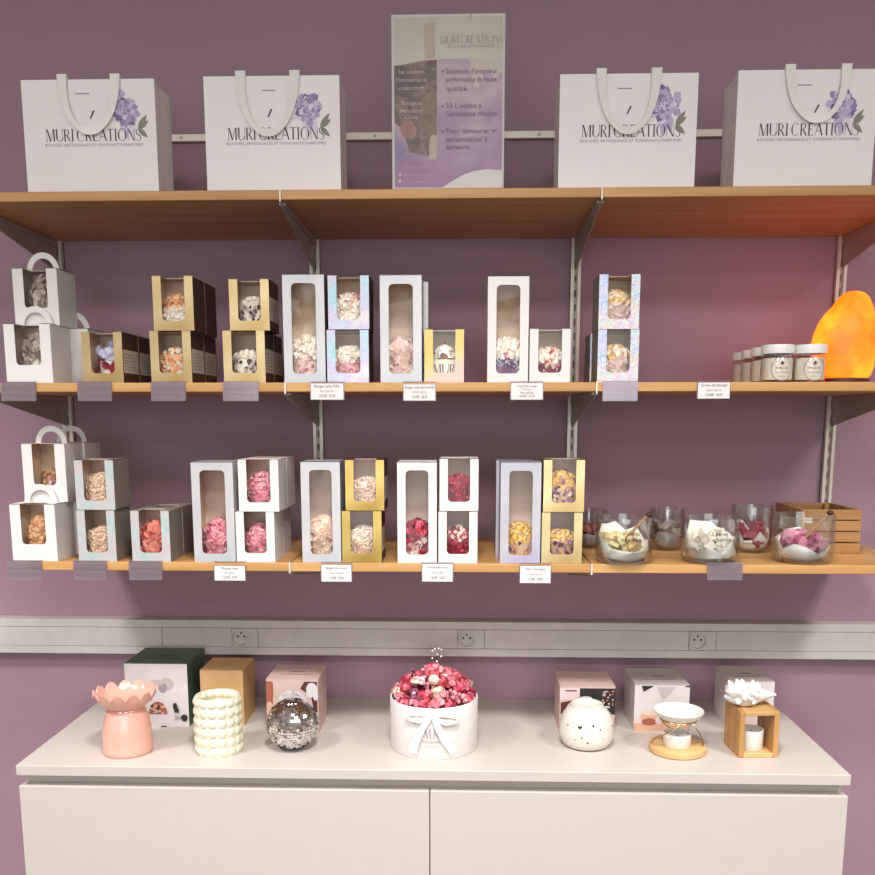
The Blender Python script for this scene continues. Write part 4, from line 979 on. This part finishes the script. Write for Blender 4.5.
def art_green(A, b, w, h, lv):
    A(circ(.66, .68, .12, .1), 'inkpale'); A(circ(.6, .62, .07, .08), 'inkgrey'); A(circ(.5, .7, .12, .05), 'inkpale')
    A(circ(.51, .2, .15, .2, 16, 0, 180), 'orange')
    rr = random.Random(4)
    for i in range(22): A(circ(.51+rr.uniform(-.11, .11), .22+rr.random()*.12, .02, .022, 7), rr.choice(['peach', 'rosecard', 'brown']))
    A(circ(.79, .33, .035, .06), 'black'); A(circ(.81, .27, .04, .05), 'black'); A([(.77, .16), (.86, .16), (.84, .23), (.79, .23)], 'inkpale')
    A(circ(.93, .15, .055, .055), 'black'); A([(.77, .12), (.9, .12), (.9, .13), (.77, .13)], 'inkgrey'); A([(.55, .0), (.64, .0), (.63, .02), (.56, .02)], 'black')
shelf_carton(127.5, 189.5, 664, 726.5, .14, 'greyprint', 'green', 'green', 'large white and dark green product carton behind the pink burner', art_green, 'black')
shelf_carton(202, 244.5, 671, 725, .11, 'kraft', 'kraft', 'kraft', 'plain kraft cardboard box behind the cream bubble pot')
def art_disco(A, b, w, h, lv):
    A([(.0, .5), (.12, .5), (.14, .8), (.13, .97), (.0, .97)], 'orange'); A([(.0, .42), (.1, .46), (.12, .54), (.05, .6), (0, .55)], 'peach')
    A([(.66, .84), (.74, .97), (.98, .97), (.98, .4), (.92, .4), (.86, .7)], 'brown'); A(circ(.88, .82, .11, .13), 'greyprint'); A(circ(.84, .74, .07, .08), 'whitecard'); A(circ(.95, .7, .05, .08), 'whitecard')
    A(circ(.5, .5, .3, .32, 30), 'greyprint'); rr = random.Random(8)
    for i in range(90):
        a = rr.uniform(0, 6.28); q = math.sqrt(rr.random())
        A(circ(.5+.28*q*math.cos(a), .5+.3*q*math.sin(a), .018, .018, 4), rr.choice(['whitecard', 'inkgrey', 'inkpale', 'paper']))
    A([(.36, .62), (.66, .62), (.66, .64), (.36, .64)], 'ink')
shelf_carton(267.5, 319, 680, 733, .12, 'rosecard', 'rosecard', 'rosecard', 'rose beige carton printed with a mirror ball, behind the mirror ball burner', art_disco, 'brown')
def art_night(A, b, w, h, lv):
    A([(.36, .72), (.36, .97), (1, .97), (1, .4), (.7, .5)], 'black'); A([(.0, .72), (.36, .72), (.36, .97), (.0, .97)], 'inkpink'); A([(.1, .9), (.3, .9), (.3, .93), (.1, .93)], 'brown')
    A([(.02, .42), (.3, .42), (.3, .62), (.2, .7), (.02, .66)], 'brown'); A(circ(.45, .5, .34, .26), 'rosecard'); A(circ(.47, .75, .12, .05), 'whitecard')
    rr = random.Random(9)
    for i in range(24): A(circ(.87+rr.uniform(-.1, .1), .76+rr.uniform(-.17, .17), .017, .02, 6), rr.choice(['orange', 'peach', 'inkpink']))
    A([(.8, .56), (.9, .56), (.9, .6), (.8, .6)], 'whitecard')
shelf_carton(559, 614, 687, 733, .12, 'rosecard', 'rosecard', 'rosecard', 'rose beige carton with a dark night picture, behind the speckled white burner', art_night, 'inkgrey')
def art_bowl(A, b, w, h, lv):
    A([(0, 0), (1, 0), (1, .2), (0, .16)], 'peach'); A([(0, .16), (1, .2), (1, .3), (0, .3)], 'inkpink'); A(circ(.36, .3, .25, .16), 'peach'); A(circ(.28, .2, .14, .08), 'orange'); A(circ(.46, .24, .07, .09), 'inkpink')
    A(circ(.36, .4, .24, .06), 'labelw'); A([(.16, .86), (.34, .98), (.34, .99), (.12, .99)], 'black'); A([(.92, .97), (1, .97), (1, 1), (.92, 1)], 'black'); A([(.4, .97), (.52, .7), (.66, .84), (.74, .97)], 'inkpale')
shelf_carton(633.5, 688, 685.5, 731, .135, 'whitecard', 'whitecard', 'inkpale', 'white carton printed with a peach bowl, behind the oval oil burner', art_bowl, 'ink')
def art_plain(A, b, w, h, lv):
    A([(.0, .86), (.07, .94), (.07, .6), (.0, .5)], 'black'); A(circ(.62, .45, .3, .3), 'inkpale'); A([(.2, .1), (.9, .1), (.9, .3), (.2, .3)], 'inkpink')
shelf_carton(728.5, 772, 682, 731, .125, 'whitecard', 'whitecard', 'inkpale', 'white carton behind the bamboo cube burner', art_plain, 'ink')

# ------------------------------------------------------------------ cabinet top: burners
def spot(px, py, name, label, cat, rz=0):
    p = atz(px, py, CAB_T); return thing(name, (p.x, p.y, CAB_T+.0002), label, cat, None, rz), mpp(p)
# pink petal-rim burner
root, s1 = spot(128.5, 750.8, 'oil_burner', 'pink glazed ceramic burner with a petal-edged bowl, leftmost on the cabinet', 'oil burner')
b = MB(); b.lathe([(0, .0), (22.5*s1, 0), (24*s1, .004), (24*s1, .012), (23.2*s1, 24*s1), (21.3*s1, 36*s1), (19.5*s1, 42.5*s1), (17.5*s1, 46*s1), (0, 46*s1)], 'pinkglaze', 48); b.build('pedestal', root)
b = MB(); n = 104; vs = []; fs = []
rows = [(16, 45), (20.5, 48), (25, 52), (28, 57), (29.8, 65), (28.6, 65), (26.4, 57.5), (22.5, 53.5), (16, 51.5), (8, 50.5), (.3, 50.5)]
for j, (r, z) in enumerate(rows):
    for i in range(n):
        a = 2*PI*i/n; sc_ = abs(math.cos(6.5*a)); lob = 1+(.02*sc_ if 2 <= j <= 7 else 0); dz = (6.5*(sc_**.85)-6.5 if j in (4, 5) else 0)
        vs.append((r*s1*lob*math.cos(a), r*s1*lob*math.sin(a), (z+dz)*s1))
for j in range(len(rows)-1):
    for i in range(n): i2 = (i+1) % n; fs.append((j*n+i, j*n+i2, (j+1)*n+i2, (j+1)*n+i))
b.add(vs, fs, 'pinkglaze', True); b.build('petal_bowl', root)
# cream bubble pot
root, s1 = spot(219.5, 750.3, 'bubble_pot', 'cream ceramic candle pot covered in rows of bubbles, before the kraft box', 'candle pot')
b = MB(); R0 = 22.4*s1; H = 57.5*s1
b.lathe([(0, 0), (R0*.98, 0), (R0, .002), (R0, H*.985), (R0*.97, H), (R0*.84, H), (R0*.82, H*.97), (R0*.82, H*.6), (0, H*.58)], 'creamglaze', 48); b.build('pot_wall', root)
b = MB()
for j in range(6):
    for i in range(15):
        T = Matrix.Rotation(2*PI*(i+.3)/15, 4, 'Z') @ Matrix.Translation((R0*.885, 0, H*(j+.5)/6)) @ Matrix.Diagonal((.85, R0*PI/15*12/H*1.2, 1.2 if 0 < j < 5 else 1.0, 1))
        b.sphere((0, 0, 0), H/12, 'creamglaze', 14, 10, T=T)
b.build('bubble_surface', root)
# mirror ball burner
root, s1 = spot(293, 747.5, 'mirror_ball_burner', 'silver mirror-tiled ball burner in front of its printed carton', 'oil burner')
rb = 25.4*s1; zc = rb*.97
b = MB(); b.sphere((0, 0, zc), rb*.985, 'grout', 36, 24); b.build('ball_core', root)
b = MB(); rn = random.Random(2); rows = 26
for j in range(1, rows):
    ph0, ph1 = PI*(j)/rows, PI*(j+1)/rows
    if j > rows-3: continue
    nn = max(8, int(2*rows*math.sin((ph0+ph1)/2)))
    for i in range(nn):
        a0, a1 = 2*PI*(i+.05)/nn, 2*PI*(i+.95)/nn; cen = Vector((math.sin((ph0+ph1)/2)*math.cos((a0+a1)/2), math.sin((ph0+ph1)/2)*math.sin((a0+a1)/2), math.cos((ph0+ph1)/2)))
        J = cen.cross(Vector((rn.uniform(-1, 1), rn.uniform(-1, 1), rn.uniform(-1, 1))))*.26
        q = []
        for ph, a in ((ph0+.006, a0), (ph1-.006, a0), (ph1-.006, a1), (ph0+.006, a1)):
            v = Vector((math.sin(ph)*math.cos(a), math.sin(ph)*math.sin(a), math.cos(ph))); q.append(v*rb*(1+(v-cen).dot(J))+Vector((0, 0, zc)))
        b.add(q, [(0, 1, 2, 3)], 'chrome')
b.build('mirror_tile_skin', root)
b = MB(); b.lathe([(rb*.42, zc+rb*.9), (rb*.4, zc+rb*.935), (rb*.3, zc+rb*.9), (0, zc+rb*.88)], 'chrome', 32); b.build('oil_dish', root)
b = MB(); b.lathe([(rb*.4, 0), (rb*.42, .003), (rb*.36, .006)], 'grout', 24); b.build('foot_ring', root)
# flower bucket
root, s1 = spot(434, 744.2, 'flower_bucket', 'round white bucket with satin bow holding pink dried flowers', 'bucket')
rb = 43.3*s1; H = 51*s1
BX, BY = root.location.x, root.location.y
b = MB(); b.lathe([(0, 0), (rb*.985, 0), (rb, .002), (rb*1.005, H-.001), (rb, H), (rb*.97, H), (rb*.965, H-.002), (rb*.96, H*.72), (0, H*.72)], 'paper', 64)
def cyb(u, v): a = (u+.0)/(rb+.0006); return (math.sin(a)*(rb*1.003+.0006), -math.cos(a)*(rb*1.003+.0006), v)
put_serif(b, 'M.K', H*.19, .03, lambda u, v: cyb(u-.002, v+H*.42), 'inkgrey')
put_text(b, 'MURI CREATIONS', .0075, lambda u, v: cyb(u-.002, v+H*.33), 'inkgrey', fit=.036); put_text(b, 'BOUGIES', .005, lambda u, v: cyb(u-.002, v+H*.25), 'inkpale', fit=.03)
b.build('bucket_wall', root)
b = MB()
def rib(pts, w, tw=0):
    P_ = [cyb(u*s1, v*s1) for u, v, _ in pts]; P_ = [Vector(p)*1 for p in P_]
    out = []
    for p, (u, v, l) in zip(P_, pts): nrm = Vector((p.x, p.y, 0)).normalized(); out.append(p+nrm*(l*s1+.0008))
    wd = []
    for i in range(len(out)):
        t = (out[min(i+1, len(out)-1)]-out[max(i-1, 0)]).normalized(); nrm = Vector((out[i].x, out[i].y, 0)).normalized(); ww = nrm.cross(t).normalized(); wd.append(ww*(w[i] if isinstance(w, list) else w)*s1)
    b.strip(out, wd, 'ribbon', .0008)
b2_ = H/s1
rib([(0, 43, .5), (8, 47, 3), (16, 47, 5), (22, 44, 6), (21, 40, 5), (12, 38, 3), (2, 41, .8)], [3, 6, 8, 7, 7, 6, 4])
rib([(-2, 43, .5), (-9, 47, 3), (-17, 48, 5), (-23, 46, 5), (-20, 42, 4), (-11, 40, 3), (-3, 41, .8)], [3, 5, 7, 7, 7, 6, 4])
rib([(1, 42, 1), (5, 34, 2), (10, 24, 2.4), (16, 15, 2), (21, 7, 1.6)], [4, 6, 8, 9, 9])
rib([(-2, 42, 1), (-8, 34, 2), (-13, 24, 2), (-17, 14, 1.6), (-18, 6, 1.5)], [4, 6, 7, 8, 8])
b.sphere(tuple(Vector(cyb(0, 42.5*s1))+Vector((0, -.002, 0))), .0052, 'ribbon', 12, 8, (1.1, .7, 1)); b.build('satin_bow', root)
b = MB(); b.lathe([(rb*.955, H*.76), (rb*.75, H*.8+.006), (rb*.4, H*.8+.03), (0, H*.8+.036)], P_ROSE[1], 32); b.build('flower_bed', root)
def on_bucket(u, v, z): return (BX+u*rb, BY+v*rb, CAB_T+H*.87+z*1.75)
rn = random.Random(21); protos = {}
def bloom(kind):
    b = MB()
    if kind == 'hydrangea':
        b.sphere((0, 0, 0), .009, P_RASP[2], 10, 8)
        for i in range(34):
            a = rn.uniform(0, 6.28); z = rn.uniform(-.5, 1); q = math.sqrt(max(0, 1-z*z)); nr = Vector((q*math.cos(a), q*math.sin(a), z)); b.petal(nr*.0105, nr, .0075, rn.choice(P_RASP[:3]), rn, 1)
    elif kind == 'rose':
        for i in range(30):
            a = i*2.4; q = (i+1)/30; nr = Vector((math.cos(a)*q, math.sin(a)*q, 1.15-q)).normalized(); b.petal(Vector((math.cos(a)*q*.012, math.sin(a)*q*.012, .006*(1-q))), nr, .013, rn.choice(P_PINK[:2]+P_RASP[1:2]), rn, 1.1, .3)
    elif kind == 'berries':
        for i in range(16):
            a = rn.uniform(0, 6.28); z = rn.uniform(-.2, 1); q = math.sqrt(max(0, 1-z*z)); b.sphere((q*.011*math.cos(a), q*.011*math.sin(a), z*.01), .0036, rn.choice(P_PINK[:3]), 8, 6)
    elif kind == 'bud':
        b.sphere((0, 0, 0), .0115, P_CREAM[2], 16, 12, (1, 1, .92))
        for i in range(5): a = i*1.256; b.petal((.004*math.cos(a), -.0095, .004*math.sin(a)), (math.cos(a)*.5, -1, math.sin(a)*.5), .007, P_BEIGE[2], rn, .8, .05)
    elif kind == 'blush':
        for i in range(16):
            a = i*2.4; q = (i+1)/16; nr = Vector((math.cos(a)*q, math.sin(a)*q, 1.1-q)).normalized(); b.petal(Vector((math.cos(a)*q*.01, math.sin(a)*q*.01, .004*(1-q))), nr, .014, rn.choice(P_PALE+P_PINK[2:3]), rn, 1.1, .25)
    elif kind == 'statice':
        for i in range(26):
            a = rn.uniform(0, 6.28); q = rn.random(); b.petal((q*.009*math.cos(a), q*.009*math.sin(a), .012*(1-q)*rn.random()), (math.cos(a)*q, math.sin(a)*q, .8), .008, rn.choice(['pink_petal1', 'rose_petal1', 'purple_petal0', 'raspberry_petal3']), rn, .8)
    return b
LB = {'hydrangea': 'dark pink dried hydrangea sprig in the white bucket', 'rose': 'rose pink dried flower head in the white bucket', 'berries': 'cluster of small pink dried berries in the white bucket', 'bud': 'round cream dried bud at the front of the white bucket', 'blush': 'pale blush dried petal flower in the white bucket', 'statice': 'magenta and lilac dried bloom in the white bucket'}
spots_ = []
for ring, n_, z in ((.86, 19, .009), (.7, 15, .0185), (.5, 11, .026), (.3, 7, .0315), (.08, 3, .036)):
    for i in range(n_):
        a = 2*PI*i/n_+ring; spots_.append((ring*math.cos(a)*.96, ring*math.sin(a)*.96, z+rn.uniform(-.003, .004)))
kinds = ['hydrangea', 'rose', 'hydrangea', 'berries', 'hydrangea', 'statice', 'hydrangea', 'blush', 'berries', 'hydrangea', 'rose']
spots_.append((.02, -.62, .031)); 
for i, (u, v, z) in enumerate(spots_):
    k = 'bud' if i == len(spots_)-1 else kinds[i % len(kinds)]
    p = on_bucket(u, v, z+(.006 if k == 'bud' else 0))
    if k not in protos: o = bloom(k).build('dried_flower', None, p); protos[k] = o
    else: o = protos[k].copy(); COL.objects.link(o); o.location = p
    if k != 'bud': o.rotation_euler = (-v*.7+rn.uniform(-.2, .2), u*.7+rn.uniform(-.2, .2), rn.uniform(0, 6))
    o.scale = (rn.uniform(1.05, 1.3),)*3 if k != 'bud' else (1, 1, 1)
    tag(o, LB[k], 'dried flower', 'dried flowers in the white bucket')
t = thing('cake_topper', (BX+.006, BY, CAB_T+H*.84+.016), 'small clear beaded topper rising from the pink dried flowers', 'topper')
b = MB()
for x, zt in ((-.009, .096), (.0, .088), (.009, .1)): b.tube([(x, 0, .03), (x*1.1, 0, zt)], .0007, 'acrylic', 6)
b.build('clear_stick', t)
b = MB()
for x, z in ((-.0095, .082), (-.009, .098), (0, .075), (.001, .09), (.009, .086), (.0095, .101), (-.004, .102), (.004, .103)): b.sphere((x, 0, z), .0022, 'matwhite', 8, 6)
b.build('bead_trim', t)
# speckled white burner
root, s1 = spot(586, 744.5, 'oil_burner', 'squat white glazed burner with dark specks and a heart opening', 'oil burner')
b = MB(); pr = [(0, 0), (18, 0), (22.5, 2), (25.8, 8), (27, 16), (26.2, 25), (23.4, 33), (19, 38.5), (16.2, 40.5), (16, 42.5), (15, 43), (13.6, 41.5), (8, 38.5), (0, 38)]
b.lathe([(r*s1, z*s1) for r, z in pr], 'whiteglaze', 56)
def on_prof(z):
    for (r0, z0), (r1, z1) in zip(pr[1:8], pr[2:9]):
        if z0 <= z <= z1: return r0+(r1-r0)*(z-z0)/(z1-z0)
    return 20
rn = random.Random(31)
def dot(a, z, pts):
    rr = on_prof(z)
    q = [(math.sin(a+u/rr)*(on_prof(z+v)+.25)*s1, -math.cos(a+u/rr)*(on_prof(z+v)+.25)*s1, (z+v)*s1) for u, v in pts]; b.add(q, [tuple(range(len(q)))], 'black')
heart = []
for i in range(20):
    t_ = 2*PI*i/20; heart.append((2.5*math.sin(t_)**3*.9, (2.0*math.cos(t_)-.8*math.cos(2*t_)-.3*math.cos(3*t_)-.15*math.cos(4*t_))*.85))
dot(-.38, 26, heart[::-1])
for a, z, r_ in ((.12, 28, 1.3), (.38, 24, .9), (-.3, 16, 1), (-.08, 11, 1.1), (1.1, 24, 1.1), (-.9, 26, 1), (.02, 22, .6), (.5, 14, .6), (-.55, 13, .7)):
    dot(a, z, [(r_*.8*math.cos(i*.785), r_*math.sin(i*.785)) for i in range(8)])
for i in range(60): dot(rn.uniform(-PI, PI), rn.uniform(4, 34), [(.32*math.cos(i*1.05), .32*math.sin(i*1.05)) for i in range(6)])
b.build('burner_body', root)
# oval wooden stand burner
root, s1 = spot(677, 750.3, 'oil_burner', 'wire and bamboo oil burner holding a white dish over a round base', 'oil burner')
b = MB(); b.lathe([(0, 0), (26.5*s1, 0), (28*s1, .002), (28*s1, 5.5*s1), (27*s1, 6.2*s1), (0, 6.2*s1)], 'bamboo_x', 48); b.build('round_base', root)
b = MB(); z0 = 6*s1; zd = 33*s1
for a0, a1 in ((2.9, 4.6), (6.1, 7.5), (1.2, 2.6)):
    pts = []
    for i in range(13):
        t_ = i/12; a = a0+(a1-a0)*t_; r = (25-7*t_+2*math.sin(PI*t_))*s1; pts.append((r*math.cos(a), r*math.sin(a), z0+(zd-z0)*t_))
    b.tube(pts, .0014, 'gwire', 6)
b.tube([(18*s1*math.cos(i*PI/16), 18*s1*math.sin(i*PI/16), zd) for i in range(32)], .0013, 'gwire', 6, True); b.build('wire_frame', root)
b = MB(); zt = zd-4.5*s1
b.lathe([(0, zt), (8*s1, zt), (15.5*s1, zt+3.5*s1), (21*s1, zt+8*s1), (24.5*s1, zt+13*s1), (24.2*s1, zt+13.8*s1), (23.3*s1, zt+13.3*s1), (19.5*s1, zt+9*s1), (13*s1, zt+5*s1), (6*s1, zt+2.2*s1), (0, zt+2*s1)], 'matwhite', 48); b.build('oil_dish', root)
tl = root
def tealight(x, y, z, r, hh, label):
    t = thing('tealight_cup', (x, y, z), label, 'tealight')
    b = MB(); b.lathe([(0, 0), (r*.97, 0), (r, .001), (r, hh), (r*.93, hh), (r*.93, hh*.72), (0, hh*.72)], 'matwhite', 36); b.build('cup', t)
    b = MB(); b.tube([(0, 0, hh*.7), (.0005, 0, hh*.9)], .0007, 'ink', 6); b.build('wick', t); return t
tealight(root.location.x-.002, root.location.y-.004, CAB_T+6.4*s1, 13.6*s1, 13*s1, 'white tealight cup on the round bamboo base under the dish')
# bamboo cube burner
q = atz(756.5, 757.8, CAB_T); s1 = mpp(q); w = 39.5*s1; d = .088; hh = (at(757, 712, q.y).z-CAB_T); t_ = 5*s1
root = thing('cube_burner', (q.x, q.y+d/2, CAB_T+.0002), 'bamboo cube oil burner, open at front, furthest right on the cabinet', 'oil burner', None, .07)
b = MB(); b.box(-w/2, -w/2+t_, -d/2, d/2, 0, hh, 'bamboo'); b.build('side_panel', root, bevel=.001)
b = MB(); b.box(w/2-t_, w/2, -d/2, d/2, 0, hh, 'bamboo'); b.build('side_panel', root, bevel=.001)
b = MB(); b.box(-w/2+t_, w/2-t_, -d/2, d/2, 0, t_*.9, 'bamboo_x'); b.build('base_panel', root, bevel=.001)
b = MB(); b.box(-w/2+t_, w/2-t_, -d/2, d/2, hh-t_*.85, hh, 'bamboo_x'); b.build('top_panel', root, bevel=.001)
tealight(root.location.x-.002, root.location.y-.008, CAB_T+t_*.9+.0004, 12*s1, 20*s1, 'white tealight cup inside the bamboo cube')
fl = thing('shell_dish', (root.location.x-.006, root.location.y, CAB_T+hh+.0006), 'white porcelain conch shell dish lying on the bamboo cube', 'oil dish')
b = MB(); rn = random.Random(6)
pts = []; rad = []
for i in range(15):                 # spindle body
    u = -26+52*i/14; rr_ = [1, 5, 8.5, 10.5, 12, 12.6, 12.4, 11.4, 10, 8.6, 7, 5.4, 3.8, 2.4, 1][i]; pts.append((u*s1, 0, 11*s1+(-2 if i < 3 else 0)*s1)); rad.append(rr_*s1)
b.tube(pts, rad, 'matwhite', 20); b.build('shell_body', fl)
b = MB()
for i in range(34):
    u = rn.uniform(-23, 10); a = rn.uniform(-.5, 3.6); r_ = 10*math.sqrt(max(.05, 1-((u+6)/22)**2)); base = Vector((u, -r_*math.cos(a), 11+r_*math.sin(a)))*s1; nr = Vector((rn.uniform(-.5, .1), -math.cos(a), math.sin(a)+.15)).normalized()
    b.tube([base, base+nr*3.2*s1, base+nr*5.6*s1+Vector((-.8*s1, 0, .8*s1))], [4*s1, 2.8*s1, .6*s1], 'matwhite', 8)
b.build('shell_spikes', fl)

# ------------------------------------------------------------------ light
def area_light(x, y, z, sx, sy, power, col=(1, .975, .955)):
    l = bpy.data.lights.new('ceiling_panel_light', 'AREA'); l.shape = 'RECTANGLE'; l.size = sx; l.size_y = sy; l.energy = power; l.color = col
    o = bpy.data.objects.new('ceiling_panel_light', l); COL.objects.link(o); o.location = (x, y, z); return o
for x in (-1.5, 0.0, 1.5):
    area_light(x, -1.55, 2.78, .3, .3, 22).data.spread = math.radians(112)
    area_light(x, -2.6, 2.78, .55, .55, 15)
    area_light(x, -4.6, 2.78, .55, .55, 9)
l = area_light(0, -5.9, 1.5, 3.2, 1.9, 44, (.88, .95, 1)); l.name = 'added_frontal_fill'; l.rotation_euler = (PI/2, 0, 0)  # added cool fill behind the camera, brightens under the shelves; no window here
w = bpy.data.worlds.new('room_air'); sc.world = w; w.use_nodes = True
w.node_tree.nodes['Background'].inputs[0].default_value = (1, .9, .82, 1); w.node_tree.nodes['Background'].inputs[1].default_value = .3
sc.view_settings.view_transform = 'Standard'; sc.view_settings.look = 'None'; sc.view_settings.gamma = 1; sc.view_settings.use_curve_mapping = False
sc.view_settings.exposure = 0.48
sc.cycles.use_denoising = True; sc.cycles.max_bounces = 10; sc.cycles.transparent_max_bounces = 24
sc.cycles.caustics_reflective = False; sc.cycles.caustics_refractive = False
for o in list(bpy.data.objects):
    if '_h' in o.keys(): del o['_h']
